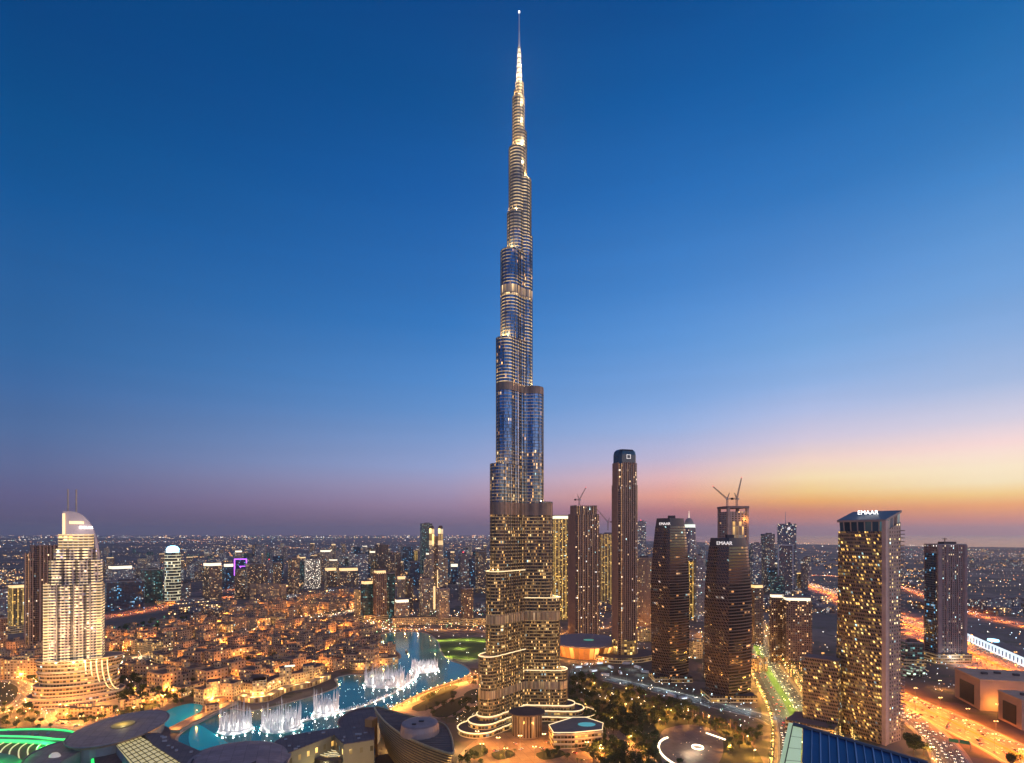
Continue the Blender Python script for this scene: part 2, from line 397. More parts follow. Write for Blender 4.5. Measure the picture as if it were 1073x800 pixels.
WST = road([(-60,668),(40,656),(110,647),(150,640),(190,632),(250,625)], 60, 'orange_lit_highway', asph2, z=.06, lanes=6)
BAK = road([(225,620),(290,614),(350,611),(430,607),(520,605),(640,606)], 46, 'back_highway', asph2, z=.10, lanes=6)
INT = road([(800,606),(860,603),(930,612),(1010,640),(1090,660)], 30, 'interchange_road', asph2, z=.14, lanes=4)
CNT = road([(636,712),(668,719),(710,729),(760,742),(800,752),(815,760)], 20, 'service_road', asph, z=.06, lanes=3)
LFT = road([(-40,700),(8,712),(28,722),(20,738),(-10,748),(-60,750)], 14, 'winding_road', asph2, z=.06, lanes=2)
LF2 = road([(28,722),(50,742),(60,758),(110,764),(140,758)], 12, 'approach_road', asph2, z=.10, lanes=2)
FAR1 = road([(600,585),(700,590),(760,589),(830,585),(1000,583),(1150,590)], 60, 'coast_road', asph2, z=.06, lanes=2)
FAR2 = road([(-60,592),(100,585),(250,578),(400,574),(520,572)], 60, 'desert_road', asph2, z=.06, lanes=2)

# plazas and lawns
def sheet(name, px, mat, z=.2, n=6, kind='structure'):
    pts = ccw(smooth([gp(*p) for p in px], n, True)); mb = MB(); mb.face([(x, y, z) for x, y in pts]); return mb.build(name, mat, kind=kind), pts
_, PLZ = sheet('plaza', [(478,800),(500,775),(530,768),(590,766),(625,775),(640,800),(630,845),(490,845)], membrane('warm_paving', (.29,.19,.115), 9, 9, .75), .25)
_, PL2 = sheet('promenade', [(470,664),(520,664),(540,690),(520,706),(480,716),(440,728),(400,745),(395,752),(470,752),(520,735),(560,700),(560,664)], paving, .12)
sheet('lawn', [(452,672),(478,669),(510,669),(516,681),(500,690),(474,690),(458,683)], grass, .3)
sheet('park_ground', [(598,705),(640,718),(690,735),(735,750),(770,765),(800,800),(790,850),(650,850),(620,790),(600,760)], plain('park_soil', (.05,.06,.025), .95, vs=.1), .10)
_, RND = sheet('round_plaza', [(692,770),(705,762),(728,760),(752,768),(758,786),(748,806),(720,815),(695,802)], membrane('grey_paving', (.16,.13,.12), 6, 6, .6), .3)
sheet('park_path', [(600,735),(612,733),(632,752),(660,775),(690,800),(680,812),(655,790),(628,768)], paving, .16)
sheet('podium_terrace', [(120,768),(165,745),(196,716),(150,712),(118,730),(40,752),(60,770)], paving, .12)
bed = plain('dark_bed', (.035,.045,.02), .95, vs=.3)
for q_ in ([(432,741),(470,725),(478,728),(446,745)], [(452,747),(484,730),(492,736),(468,752)], [(486,728),(500,722),(506,730),(494,738)], [(476,752),(498,740),(506,748),(492,760)], [(440,731),(470,719),(480,721),(450,734)]): sheet('garden_bed', q_, bed, .3, 3)
for q_ in ([(60,748),(110,742),(118,748),(70,756)], [(122,745),(160,737),(166,741),(130,750)], [(0,716),(18,720),(14,734),(-10,738)]): sheet('garden_bed', q_, bed, .3, 3)
for q_ in ([(515,790),(532,786),(540,792),(522,797)], [(562,790),(585,786),(592,792),(570,797)], [(604,777),(622,776),(628,786),(610,788)], [(492,786),(506,780),(510,790),(496,796)]): sheet('garden_bed', q_, bed, .45, 3)
# lake
def water_mat(name, deep, glow):
    m, t, b = nodes(name); q = T(t); g = t.nodes.new('ShaderNodeNewGeometry'); P = g.outputs['Position']
    f = q.noise(P, .012, 3); q.link(q.mix(f, tuple(c*.6 for c in deep), tuple(c*1.4 for c in deep)), b.inputs['Base Color'])
    b.inputs['Roughness'].default_value = .12
    bp = t.nodes.new('ShaderNodeBump'); bp.inputs['Strength'].default_value = .5; bp.inputs['Distance'].default_value = .25
    q.link(q.noise(P, .35, 4), bp.inputs['Height']); q.link(bp.outputs[0], b.inputs['Normal'])
    # light from below put into the surface as a teal glow
    f2 = q.m('ADD', .45, q.m('MULTIPLY', q.noise(P, .02, 3), 1.1))
    q.link(q.scale(q.xyz(*glow), f2), b.inputs['Emission Color']); b.inputs['Emission Strength'].default_value = 1
    return m
LKM = water_mat('lake_water', (.002, .055, .07), (.0002, .040, .042))
LK2 = water_mat('shallow_water', (.01, .25, .25), (.0005, .10, .12))
lake_px = [(392,671),(404,664),(440,663),(456,670),(462,684),(470,692),(486,698),(492,706),(480,713),(452,722),(425,735),(402,748),(370,775),(330,800),(250,812),(205,800),(186,778),(196,765),(214,756),(240,744),(262,746),(300,738),(352,722),(352,712),(365,708),(384,707),(402,697),(420,690),(414,682),(398,678)]
_, LAKE = sheet('lake', lake_px, LKM, .5, 4)
_, POOL = sheet('pool', [(167,752),(180,743),(198,738),(212,740),(208,749),(196,755),(180,764),(168,762)], LK2, .5, 4)
sheet('shallow_pool', [(200,764),(208,760),(225,770),(245,784),(262,800),(235,806),(208,795),(198,778)], LK2, .55, 3)
# quay rim round the lake
mb = MB(); lp = LAKE + [LAKE[0]]; strip(mb, lp, -2.4, 0.2, 1.0)
a = offset(lp, .2)
for i in range(len(a)-1): mb.face([(*a[i], .3), (*a[i+1], .3), (*a[i+1], 1.0), (*a[i], 1.0)])
mb.build('quay', stone, kind='structure')
# haze: one closed box, sky outside
hz = MB(); hz.loft([[(-59000, -2500, -1), (59000, -2500, -1), (59000, 60500, -1), (-59000, 60500, -1)], [(-59000, -2500, 840), (59000, -2500, 840), (59000, 60500, 840), (-59000, 60500, 840)]], 0, 0, True, True)
hm = bpy.data.materials.new('haze_air'); hm.use_nodes = True; ht = hm.node_tree; ht.nodes.clear()
pv = ht.nodes.new('ShaderNodeVolumePrincipled'); pv.inputs['Color'].default_value = (1, .89, .86, 1); pv.inputs['Density'].default_value = HAZE = 2.6e-5
pv.inputs['Anisotropy'].default_value = .6
hom = ht.nodes.new('ShaderNodeOutputMaterial'); ht.links.new(pv.outputs[0], hom.inputs['Volume'])
hz.build('haze', hm, kind='stuff', label='thin mauve evening haze over the whole city')

# ================================================================ FACADES
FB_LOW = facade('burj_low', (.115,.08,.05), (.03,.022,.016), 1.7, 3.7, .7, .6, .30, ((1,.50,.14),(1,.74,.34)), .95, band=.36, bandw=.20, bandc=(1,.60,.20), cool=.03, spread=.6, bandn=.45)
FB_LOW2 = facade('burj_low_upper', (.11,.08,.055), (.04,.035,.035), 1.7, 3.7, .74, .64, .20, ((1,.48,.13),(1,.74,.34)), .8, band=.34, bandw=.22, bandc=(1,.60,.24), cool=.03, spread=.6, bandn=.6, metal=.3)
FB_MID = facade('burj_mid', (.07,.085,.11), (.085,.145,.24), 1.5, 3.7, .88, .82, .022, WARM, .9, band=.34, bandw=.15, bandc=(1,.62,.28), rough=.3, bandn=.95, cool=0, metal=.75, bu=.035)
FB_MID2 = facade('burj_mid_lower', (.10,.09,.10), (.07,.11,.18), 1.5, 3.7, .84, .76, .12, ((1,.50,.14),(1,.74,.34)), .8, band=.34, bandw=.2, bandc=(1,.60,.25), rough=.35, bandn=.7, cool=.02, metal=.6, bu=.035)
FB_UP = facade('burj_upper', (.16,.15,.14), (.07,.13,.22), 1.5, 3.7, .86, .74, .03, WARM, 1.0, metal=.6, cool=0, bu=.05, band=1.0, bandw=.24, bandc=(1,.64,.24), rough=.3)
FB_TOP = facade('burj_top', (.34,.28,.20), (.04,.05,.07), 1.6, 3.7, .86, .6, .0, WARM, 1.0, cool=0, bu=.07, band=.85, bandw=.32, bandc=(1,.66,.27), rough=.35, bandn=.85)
FB_PIN = facade('burj_pinnacle', (.55,.5,.42), (.3,.28,.24), 2.0, 6, .8, .7, .0, WARM, 1, band=.9, bandw=.62, bandc=(1,.84,.56), rough=.3, bandn=.3)  # floodlighting of the pinnacle put into its bands as emission
F_LAT = facade('lattice_dark', (.095,.062,.045), (.012,.010,.010), 3.3, 3.9, .60, .62, .04, ((1,.5,.2),(.9,.85,.8)), .5, shear=.9, stag=.5, rough=.6)
F_SLAT = facade('slats_dark', (.085,.055,.042), (.012,.010,.010), 3.5, 3.9, .97, .60, .05, ((1,.42,.14),(1,.7,.4)), .5, rough=.6)
F_GLAT = facade('lattice_gold', (.27,.16,.085), (.02,.018,.014), 2.3, 3.7, .66, .58, .30, ((1,.50,.10),(1,.78,.26)), .95, shear=.7, stag=.5, cool=.05, spread=.7)
F_SIDE = facade('side_panel', (.34,.22,.16), (.03,.03,.03), 4.4, 3.7, .35, .5, .30, ((1,.62,.2),(1,.85,.5)), 1.2)
F_FLUTE = facade('fluted_brown', (.17,.105,.07), (.02,.018,.018), 2.9, 3.7, .66, .7, .05, ((1,.62,.3),(.8,.9,1)), 1.2)
F_FLUTE2 = facade('fluted_lit', (.20,.12,.075), (.02,.018,.018), 2.9, 3.7, .66, .7, .07, ((1,.62,.3),(.8,.9,1)), 1.2, stripe=.55, sw=11, sww=.10, stripec=(1,.5,.2))
F_GOLDV = facade('gold_vertical', (.28,.19,.08), (.03,.03,.02), 3, 3.6, .7, .6, .30, GOLD, 1.0, stripe=.8, sw=9, sww=.2, stripec=(1,.60,.14))
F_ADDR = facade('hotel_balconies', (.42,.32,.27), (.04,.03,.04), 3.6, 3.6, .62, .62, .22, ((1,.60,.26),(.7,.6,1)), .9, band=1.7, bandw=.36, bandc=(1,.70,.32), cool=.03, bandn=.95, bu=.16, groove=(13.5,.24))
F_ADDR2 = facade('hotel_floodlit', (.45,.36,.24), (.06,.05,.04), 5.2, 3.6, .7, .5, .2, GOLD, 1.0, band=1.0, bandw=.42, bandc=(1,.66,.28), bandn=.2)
F_POD = facade('podium_bands', (.36,.24,.14), (.06,.04,.02), 3.5, 4.6, .85, .5, .3, GOLD, .55, band=.35, bandw=.16, bandc=(1,.7,.35), bandn=.4)
F_SAND = facade('sand_windows', (.42,.26,.15), (.05,.03,.02), 3.6, 3.5, .42, .50, .22, ((1,.46,.11),(1,.66,.26)), 1.3, cool=.02)
F_SAND2 = facade('sand_lit_front', (.50,.32,.16), (.10,.05,.02), 4.2, 3.8, .46, .62, .5, ((1,.48,.11),(1,.66,.25)), 1.1, cool=.02, band=.35, bandw=.16, bandc=(1,.6,.2), bandn=.4)
F_BRN = facade('brown_flats', (.15,.095,.07), (.02,.016,.016), 3.3, 3.4, .5, .55, .22, ((1,.55,.2),(1,.8,.5)), 1.2, cool=.08)
F_BEI = facade('beige_flats', (.33,.24,.17), (.03,.025,.02), 3.3, 3.4, .5, .55, .26, ((1,.58,.2),(1,.8,.45)), 1.1, cool=.10)
F_GRY = facade('grey_flats', (.20,.18,.19), (.03,.03,.04), 3.3, 3.4, .6, .55, .20, ((1,.7,.4),(.8,.9,1)), 1.1, cool=.2)
F_BLU = facade('blue_glass', (.05,.06,.08), (.012,.035,.06), 3.4, 3.8, .85, .75, .10, ((.10,.45,.8),(.8,.85,.8)), .7, cool=.06, rough=.3)
F_TEA = facade('teal_glass', (.04,.07,.07), (.01,.04,.045), 3.4, 3.8, .85, .7, .16, ((.06,.35,.38),(.8,.8,.45)), .6, cool=.05, rough=.3)
F_SPK = facade('speckled', (.22,.16,.13), (.03,.02,.02), 3.6, 3.4, .62, .6, .62, ((1,.8,.58),(1,.9,.76)), 1.5, cool=.02, spread=.1)
F_RING = facade('ring_lit', (.12,.12,.12), (.02,.03,.03), 3, 9, .9, .8, .2, ((1,.85,.5),(.7,.95,1)), .7, band=1.0, bandw=.22, bandc=(1,.88,.55), bandn=.4)
F_CONC = facade('unfinished_concrete', (.30,.23,.20), (.06,.045,.04), 6, 4, .5, .6, .03, WARM, 1.5)
F_MAUV = facade('mauve_concrete', (.19,.135,.12), (.03,.02,.025), 3.3, 3.5, .42, .6, .16, ((1,.7,.35),(.7,.8,1)), 1.1, cool=.25)
F_OFF = facade('green_office', (.16,.15,.13), (.03,.05,.04), 6, 4, .9, .5, .65, ((.6,1,.7),(.9,1,.8)), .9)
FAC = dict(brn=F_BRN, bei=F_BEI, gry=F_GRY, blu=F_BLU, tea=F_TEA, spk=F_SPK, flu=F_FLUTE, gol=F_GOLDV, rin=F_RING, snd=F_SAND, mau=F_MAUV)
L_GOLD = lamp_mat('gold', (1,.62,.20), 1.3); L_WHITE = lamp_mat('white', (1,.84,.55), 1.5); L_EDGE = lamp_mat('edge', (1,.72,.32), 1.3)
L_BLUE = lamp_mat('blue', (.35,.75,1), 3.0); L_PURP = lamp_mat('purple', (.55,.08,1), 2.0); L_GRN = lamp_mat('green', (.0,.85,.10), 1.3)
L_SOD = lamp_mat('sodium', (1,.5,.15), 6.0); L_AMB = lamp_mat('amber', (1,.68,.3), 6.0); L_ICE = lamp_mat('ice', (.6,.88,1), 6.0)
L_RED = lamp_mat('red', (1,.04,.02), 3.0); L_SIGN = lamp_mat('sign', (1,.95,.9), 3.0); L_DIM = lamp_mat('sign_dim', (1,.9,.85), .75)

def light(name, loc, P, col, parent=None, r=.6):
    k = ('L', name, round(P), col, r)
    if k not in MT:
        l = bpy.data.lights.new(name, 'POINT'); l.energy = P; l.color = col; l.shadow_soft_size = r; MT[k] = l
    o = bpy.data.objects.new(name, MT[k]); COL.objects.link(o); o.location = loc
    if parent: o.parent = parent
    return o
def lettering(txt, size, loc, rot, mat, parent=None, name='sign_lettering', tilt=radians(90), ext=.4, **kw):
    c = bpy.data.curves.new(name, 'FONT'); c.body = txt; c.size = size; c.extrude = ext; c.align_x = 'CENTER'
    o = bpy.data.objects.new(name, c); COL.objects.link(o); bpy.context.view_layer.update()
    me = bpy.data.meshes.new_from_object(o.evaluated_get(bpy.context.evaluated_depsgraph_get())); bpy.data.objects.remove(o)
    me.name = name; me.materials.clear(); me.materials.append(mat)
    o = bpy.data.objects.new(name, me); COL.objects.link(o); o.location = loc; o.rotation_euler = (tilt, 0, rot)
    if parent: o.parent = parent
    tag(o, **kw); return o

# ================================================================ THE SUPERTALL TOWER
BX, BY = at(544, 670), 670.0
burj = thing('supertall_tower', (BX, BY, 0), label='immensely tall stepped needle skyscraper tapering to a lit spire, rising beside the lake', cat='skyscraper')
dirs = [radians(233), radians(353), radians(113)]
def zy(y, r, d): return zt(y, BY + sin(d)*r)
lt = [(687, 57, 10.2), (599, 44, 10), (487, 36.6, 10), (356, 26, 10), (264.6, 17, 10), (225, 7, 9.7), (157, 4.6, 9), (104, 1.2, 7)]
rt = [(701, 45.5, 10.2), (626, 36.7, 10), (527, 27.8, 10), (407.6, 17.2, 10), (249.5, 6.0, 9.3), (190, 4.8, 9), (140, 1.2, 7.4), (88, .4, 4.4)]
bt = [(720, 50, 10), (655, 41, 10), (560, 31, 10), (450, 22, 10), (318, 12, 9.6), (215, 5, 9.2), (170, 2.2, 8), (96, .5, 5.5)]
BANDS = [(33, 42), (112, 122), (232, 246), (372, 381), (482, 493)]
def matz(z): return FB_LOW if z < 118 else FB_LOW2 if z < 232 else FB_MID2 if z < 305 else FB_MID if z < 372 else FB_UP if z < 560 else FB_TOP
def wing_poly(d, r, R, grow=0.0):
    R += grow; pts = []; n = max(1, int(r/2))
    def off(t): return R + 0.045*max(0, r-t) + (0.9*abs(sin(pi*t/11.5)) if r > 8 else 0)
    side = [(t*r/n, off(t*r/n)) for t in range(n+1)]
    a = [(x, -y) for x, y in side]; b = [(x, y) for x, y in side[::-1]]
    R1 = side[-1][1]; nose = [(r + R1*cos(th)*1.0, R1*sin(th)) for th in [radians(-75+15*k) for k in range(11)]]
    back = [(-R*.6, R*.5), (-R*.6, -R*.5)]
    loc = a + nose + b + back
    return [(x*cos(d)-y*sin(d), x*sin(d)+y*cos(d)) for x, y in loc]
tan_louvre = facade('tan_louvre', (.30,.21,.12), (.36,.25,.14), 2.2, 11, .8, .92, .9, ((1,.62,.26),(1,.72,.38)), .13, spread=0, cool=0)  # lamp light on the low louvres put in as a faint glow
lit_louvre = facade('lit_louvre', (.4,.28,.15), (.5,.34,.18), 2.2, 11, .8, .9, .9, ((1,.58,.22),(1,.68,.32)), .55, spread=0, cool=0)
finm = plain('steel_fin', (.20, .155, .10), .4, .5)
for d, tiers in zip(dirs, (lt, rt, bt)):
    z0 = 0.0
    for (y, r, R) in tiers:
        z1 = zy(y, r, d)
        cuts = sorted([z0] + [z for b_ in BANDS for z in b_ if z0 < z < z1] + [z_ for z_ in (305, 560) if z0 < z_ < z1] + [z1])
        mb = MB(); mats = []; bandmb = MB()
        poly = wing_poly(d, r, R)
        for a_, b_ in zip(cuts, cuts[1:]):
            mid = (a_+b_)/2
            if any(p <= mid <= q_ for p, q_ in BANDS):
                bandmb.prism(wing_poly(d, r, R, .45), a_, b_, 0, 0, 1, True)
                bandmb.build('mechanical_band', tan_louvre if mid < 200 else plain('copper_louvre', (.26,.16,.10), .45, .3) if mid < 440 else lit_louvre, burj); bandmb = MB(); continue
            m = matz(mid)
            if m not in mats: mats.append(m)
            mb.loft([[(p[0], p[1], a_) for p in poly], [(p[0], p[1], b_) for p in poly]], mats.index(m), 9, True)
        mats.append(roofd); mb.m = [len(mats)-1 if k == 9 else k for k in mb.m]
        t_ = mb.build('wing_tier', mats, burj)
        # vertical steel fins standing proud of the glass
        fb = MB(); L_ = 0
        for i in range(len(poly)-2):
            a_, b_ = poly[i], poly[i+1]
            nx, ny = b_[1]-a_[1], -(b_[0]-a_[0]); l = hypot(nx, ny) or 1; nx /= l; ny /= l
            ox, oy = a_[0]*.5+b_[0]*.5, a_[1]*.5+b_[1]*.5
            if i % 2 == 0: fb.box(ox+nx*.35, oy+ny*.35, z0, .8, .28, z1-z0, atan2(ny, nx))
        fb.build('fins', finm, t_)
        # terrace parapet
        pb = MB(); top = [(x, y_, z1+.4) for x, y_ in wing_poly(d, r, R, .2)]
        pb.tube(top + [top[0]], .55 if z1 < 250 else .4, 0, 5); pb.build('terrace_edge', L_EDGE if y > 590 else steel, burj)
        # terrace floodlights wash the wall above
        if z1 < 735:
            for off in (-.5, .5):
                rr = r + R*.55
                p = (cos(d)*rr - sin(d)*off*R, sin(d)*rr + cos(d)*off*R, z1+2.0)
                light('terrace_floodlight', p, 4000 if z1 < 330 else 30000 if z1 < 560 else 30000, (1,.66,.26), burj, .5)
        z0 = z1
core = MB(); zc = zt(150, 670)
core.prism(ell(0, 0, 11.5, 11.5, 24), 0, 232, 0, 3); core.prism(ell(0, 0, 11, 11, 24), 232, 380, 1, 3); core.prism(ell(0, 0, 9.6, 9.6, 24), 380, 600, 2, 3)
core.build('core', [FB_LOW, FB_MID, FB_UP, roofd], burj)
cz = [(600, 7.6), (zt(140, 670), 6.6), (zt(104, 670), 4.6), (zt(88, 670), 3.3)]
for (za, ra), (zb, rb) in zip(cz, cz[1:]):
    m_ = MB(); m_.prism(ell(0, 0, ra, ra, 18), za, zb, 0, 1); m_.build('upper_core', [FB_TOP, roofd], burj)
pz = [(zt(88, 670), 3.3), (zt(77, 670), 2.7), (zt(69, 670), 2.2), (zt(55, 670), 1.7), (zt(50, 670), 1.0)]
for (za, ra), (zb, rb) in zip(pz, pz[1:]):
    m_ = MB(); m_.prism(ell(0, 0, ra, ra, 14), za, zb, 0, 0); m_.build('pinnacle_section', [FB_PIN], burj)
m_ = MB(); m_.tube([(0, 0, zt(50, 670)), (0, 0, zt(13, 670))], 1.15, 0, 8, .45); m_.build('spire', plain('spire_steel', (.5,.5,.52), .35, .5), burj)
m_ = MB(); m_.box(0, 0, zt(13.5, 670), 1.8, 1.8, 1.6); m_.build('beacon', L_SIGN, burj)
for za in (640, 665, 690, 712, 735, 752, 768):
    for k in range(3):
        a_ = dirs[k] + radians(60); light('spire_floodlight', (cos(a_)*11, sin(a_)*11, za), 11000, (1,.80,.48), burj, .4)
# spreading terraced podium with lit rims
for k, (d, rr) in enumerate(zip(dirs[:2], (78, 72))):
    for lv, (zb, R, ex) in enumerate(((5, 24, 16), (10, 19, 7), (15, 15, 0))):
        po = wing_poly(d, rr-20+ex, R-3)
        m_ = MB(); m_.prism(po, 0, zb, 0, 1); m_.build('podium_terrace', [F_POD, roofd], burj)
        e_ = MB(); tp = [(x, y_, zb+.3) for x, y_ in po]; e_.tube(tp+[tp[0]], .7, 0, 5); e_.build('terrace_rim_light', L_EDGE, burj)
# entrance drum between the front wings
dx, dy = at(552, 600)-BX, 600-BY
m_ = MB(); m_.prism(ell(dx, dy, 16, 13, 28), 0, 24, 0, 1); m_.build('entrance_drum', [facade('drum_louvre', (.22,.15,.10), (.06,.04,.03), 3.2, 24, .6, .9, .35, WARM, .35), roofd], burj)
m_ = MB(); m_.prism(ell(dx, dy, 19, 16, 28), 24, 25.2, 0, 0); m_.build('drum_roof', roofd, burj)
for a_ in range(0, 360, 45): light('podium_uplight', (cos(radians(a_+10))*62, sin(radians(a_+10))*62-14, 6), 5000, AMBER, burj, .8)
# ================================================================ TOWERS
def sty(s): return FAC[s]
def tower(x0, x1, yt, yb, style, rot=25, crown='flat', label='', name='tower_block', cat='tower', ratio=.85, fins=0, podium=0, group=None, near=None):
    Y = dep(yb); xc = (x0+x1)/2; phi = atan((xc-CX)/F); r = radians(abs(rot))
    wd = (x1-x0)*Y*cos(phi)/F/(cos(r)+ratio*sin(r)); d = wd*ratio
    Yc = Y + (wd*sin(r)+d*cos(r))/2; s = Yc/Y
    h = zt(yt, Yc); X = at(xc, Yc)
    g = thing(name, (X, Yc, 0), radians(rot)-phi, label=label, cat=cat, group=group)
    f = sty(style); near = Y < 2600 if near is None else near
    step = crown in ('step', 'gold') ; hb = h
    mb = MB()
    if crown in ('gold', 'white'): hb = h - max(5, (4.0 if near else 2.5)*Y/F)
    mb.box(0, 0, 0, wd, d, hb, 0, 0, 1)
    mb.build('shaft', [f, roofm], g)
    if crown in ('gold', 'white'):
        lm = L_GOLD if crown == 'gold' else L_WHITE
        c = MB(); c.box(0, 0, hb, wd*.9, d*.9, (h-hb)*.75, 0, 0, 1); c.build('lit_crown', [lm, roofm], g)
        c = MB(); c.box(0, 0, hb+(h-hb)*.75, wd*1.02, d*1.02, max(1, (h-hb)*.2), 0, 0, 0); c.build('crown_canopy', roofm, g)
    elif near:
        p = MB(); t_ = .6
        for (cx_, cy__, sx, sy) in ((0, -d/2+t_/2, wd, t_), (0, d/2-t_/2, wd, t_), (-wd/2+t_/2, 0, t_, d-2*t_), (wd/2-t_/2, 0, t_, d-2*t_)): p.box(cx_, cy__, h, sx, sy, 1.6)
        p.build('parapet', concrete, g)
        p = MB(); p.box(wd*.08, 0, h, wd*.45, d*.4, 5); p.build('roof_plant', roofd, g)
    if crown == 'spire':
        p = MB(); p.tube([(0, 0, h), (0, 0, h+12*Y/F)], 1.2, 0, 6, .3); p.build('spire', steel, g)
    if crown == 'red':
        p = MB(); p.box(0, 0, h+5, 3, 3, 3); p.build('warning_light', L_RED, g)
    if near and fins:
        k = MB(); n = fins
        for i in range(n+1):
            u = -wd/2 + wd*i/n
            for sy in (-1, 1): k.box(u, sy*(d/2+.5), 0, 1.1, 1.2, hb+2.5)
        m = max(2, int(n*ratio))
        for i in range(1, m):
            u = -d/2 + d*i/m
            for sx in (-1, 1): k.box(sx*(wd/2+.5), u, 0, 1.2, 1.1, hb+2.5)
        k.build('facade_fins', plain('brown_fin', (.26,.16,.11), .6), g)
    if podium:
        k = MB(); k.box(0, 0, 0, wd*podium, d*podium, 16, 0, 0, 1); k.build('podium', [F_POD, roofm], g)
    return g, wd, d, h
TW = [
 # right of the tall needle
 (577,597,540,650,'gol',20,'white','slim tower with glowing yellow-white box crown just right of the needle skyscraper',0,0),
 (627,645,560,634,'gol',15,'flat','yellow floodlit fluted tower between two dark brown towers, cranes behind its roof',8,0),
 (664,684,585,657,'bei',15,'flat','cream striped block directly right of the tallest brown slab tower',10,0),
 (666,677,547,612,'gry',10,'red','thin grey tower with red beacon behind the cream striped block',0,0),
 (727,739,583,652,'gry',20,'flat','plain grey-brown slab standing in the gap between the twin dark lattice towers',0,0),
 (720,728,588,650,'gol',20,'flat','narrow gold-lit tower peeking from behind the left lattice tower',0,0),
 (694,706,572,605,'gry',20,'flat','small distant grey tower left of the domed one',0,0),
 (786,800,612,676,'brn',30,'gold','mid-height block with lit crown right against the EMAAR lattice tower',0,0),
 (797,812,560,618,'mau',20,'flat','dim mauve tower left of the portal-framed tower',0,0),
 (786,798,570,622,'gry',20,'flat','hazy grey tower seen over the shoulder of the right lattice tower',0,0),
 (842,850,590,612,'gry',20,'flat','stub of a low grey block beside the orange interchange',0,0),
 (941,968,673,702,'tea',25,'flat','squat office block with greenish lit floors left of the lone mauve slab',0,1.2),
 (736,752,665,712,'bei',20,'flat','lit podium-height block squeezed between the two lattice towers',0,0),
 # business district behind the old town, left to right
 (8,28,612,664,'gol',20,'gold','low tower with yellow crown at the far left edge',0,1.2),
 (-8,8,648,690,'brn',20,'flat','dark block cut by the left edge of the view',0,0),
 (-6,9,618,650,'gry',20,'flat','grey block behind the dark one at the left edge',0,0),
 (212,233,589,632,'brn',32,'white','dark twin-faced tower with thin white roof line left of the purple frame',0,0),
 (234,245,590,618,'blu',20,'white','small blue glass tower with white top between dark towers',0,0),
 (246,257,597,628,'brn',20,'flat','dark brown tower in front of the purple outlined frame',0,0),
 (257,276,591,622,'brn',10,'flat','broad dark brown slab right of the purple frame',0,0),
 (274,281,597,627,'brn',20,'flat','narrow dark tower joined to the broad brown slab',0,0),
 (279,285,588,612,'mau',20,'red','thin mauve tower with a red roof light',0,0),
 (267,274,572,600,'gry',20,'flat','far hazy grey tower above the broad brown slab',0,0),
 (283,296,576,601,'gry',20,'flat','wide pale grey slab far behind the brown towers',0,0),
 (286,295,590,624,'brn',20,'flat','lone dark tower framed by orange lit roads',0,0),
 (302,314,585,627,'brn',28,'flat','tall dark tower with pale right edge left of the speckled facade',0,0),
 (314,319,588,612,'tea',20,'flat','sliver of greenish tower beside the speckled facade',0,0),
 (319,336,586,617,'spk',8,'flat','block whose whole front is speckled with bright windows',0,0),
 (336,342,587,612,'brn',20,'flat','narrow dark tower touching the speckled block on its right',0,0),
 (335,347,576,604,'bei',20,'white','far pale tower with a glaring white roof',0,0),
 (340,353,594,620,'brn',12,'gold','gold-crowned block, left one of the joined pair',0,0),
 (355,366,580,603,'gry',20,'flat','far grey slab above the gold-crowned pair',0,0),
 (354,376,594,621,'brn',8,'gold','wide gold-crowned block, right one of the joined pair',0,0),
 (365,386,581,610,'gry',12,'step','broad grey terrace block under a dark box',0,0),
 (369,378,573,604,'blu',12,'flat','dark box tower rising from the broad grey block',0,0),
 (385,393,574,606,'flu',20,'flat','left and slimmest of three brown fluted slabs',0,0),
 (393,407,571,608,'flu',16,'flat','tallest of three brown fluted slabs in the business district',0,0),
 (407,420,579,607,'flu',16,'flat','right and lowest of three brown fluted slabs',0,0),
 (420,433,573,598,'blu',10,'flat','plain charcoal box tower right of the fluted slabs',0,0),
 (427,440,589,614,'blu',14,'flat','cyan-lit glass block below the charcoal box tower',0,0),
 (434,441,577,598,'gol',14,'flat','small orange-lit facade between charcoal box and twin gold towers',0,0),
 (378,391,608,652,'tea',28,'gold','dark green-lit tower with yellow crown at the far lake shore',0,1.3),
 (391,405,597,652,'brn',22,'gold','tall reddish brown tower at the far lake shore',5,1.3),
 (405,414,601,648,'tea',25,'flat','thin teal-lit tower right of the reddish brown one',0,0),
 (413,429,627,654,'bei',12,'white','squat beige block with white roof lamps at the far lake shore',0,1.2),
 (416,425,603,640,'bei',12,'gold','beige tower peering over the squat beige block',0,0),
 (425,433,607,640,'brn',22,'flat','slender brown tower near the middle of the far shore',0,0),
 (439,450,607,652,'bei',22,'flat','speckled brown-beige tower in front of the left gold crown',0,1.3),
 (457,471,617,655,'bei',22,'flat','beige tower standing before the right leg of the gold-crowned twin',0,1.3),
 (465,472,578,608,'blu',20,'flat','blue glass tower right of the gold-crowned twin',0,0),
 (472,480,590,612,'blu',8,'white','low cyan-fronted block with pale top',0,0),
 (480,491,581,630,'mau',22,'red','mauve tower with pink roof light left of the needle skyscraper',0,0),
 (483,496,617,656,'brn',22,'flat','brown tower at the right end of the far shore row',0,1.3),
 (491,500,586,616,'blu',20,'flat','blue-lit tower just left of the needle skyscraper',0,0),
 (498,510,578,622,'brn',20,'flat','brown tower half hidden by the left edge of the needle skyscraper',0,0),
 (108,152,609,640,'blu',6,'flat','wide low dark glass block left of the blue-topped round tower',0,0),
 (147,171,597,632,'tea',16,'flat','dark teal office block beside the blue-topped round tower',0,0),
 (112,140,592,612,'gry',16,'white','pale grey twin-gabled block behind the wide dark one',0,0),
 (186,200,612,628,'gry',16,'flat','small grey block right of the round tower',0,0),
]
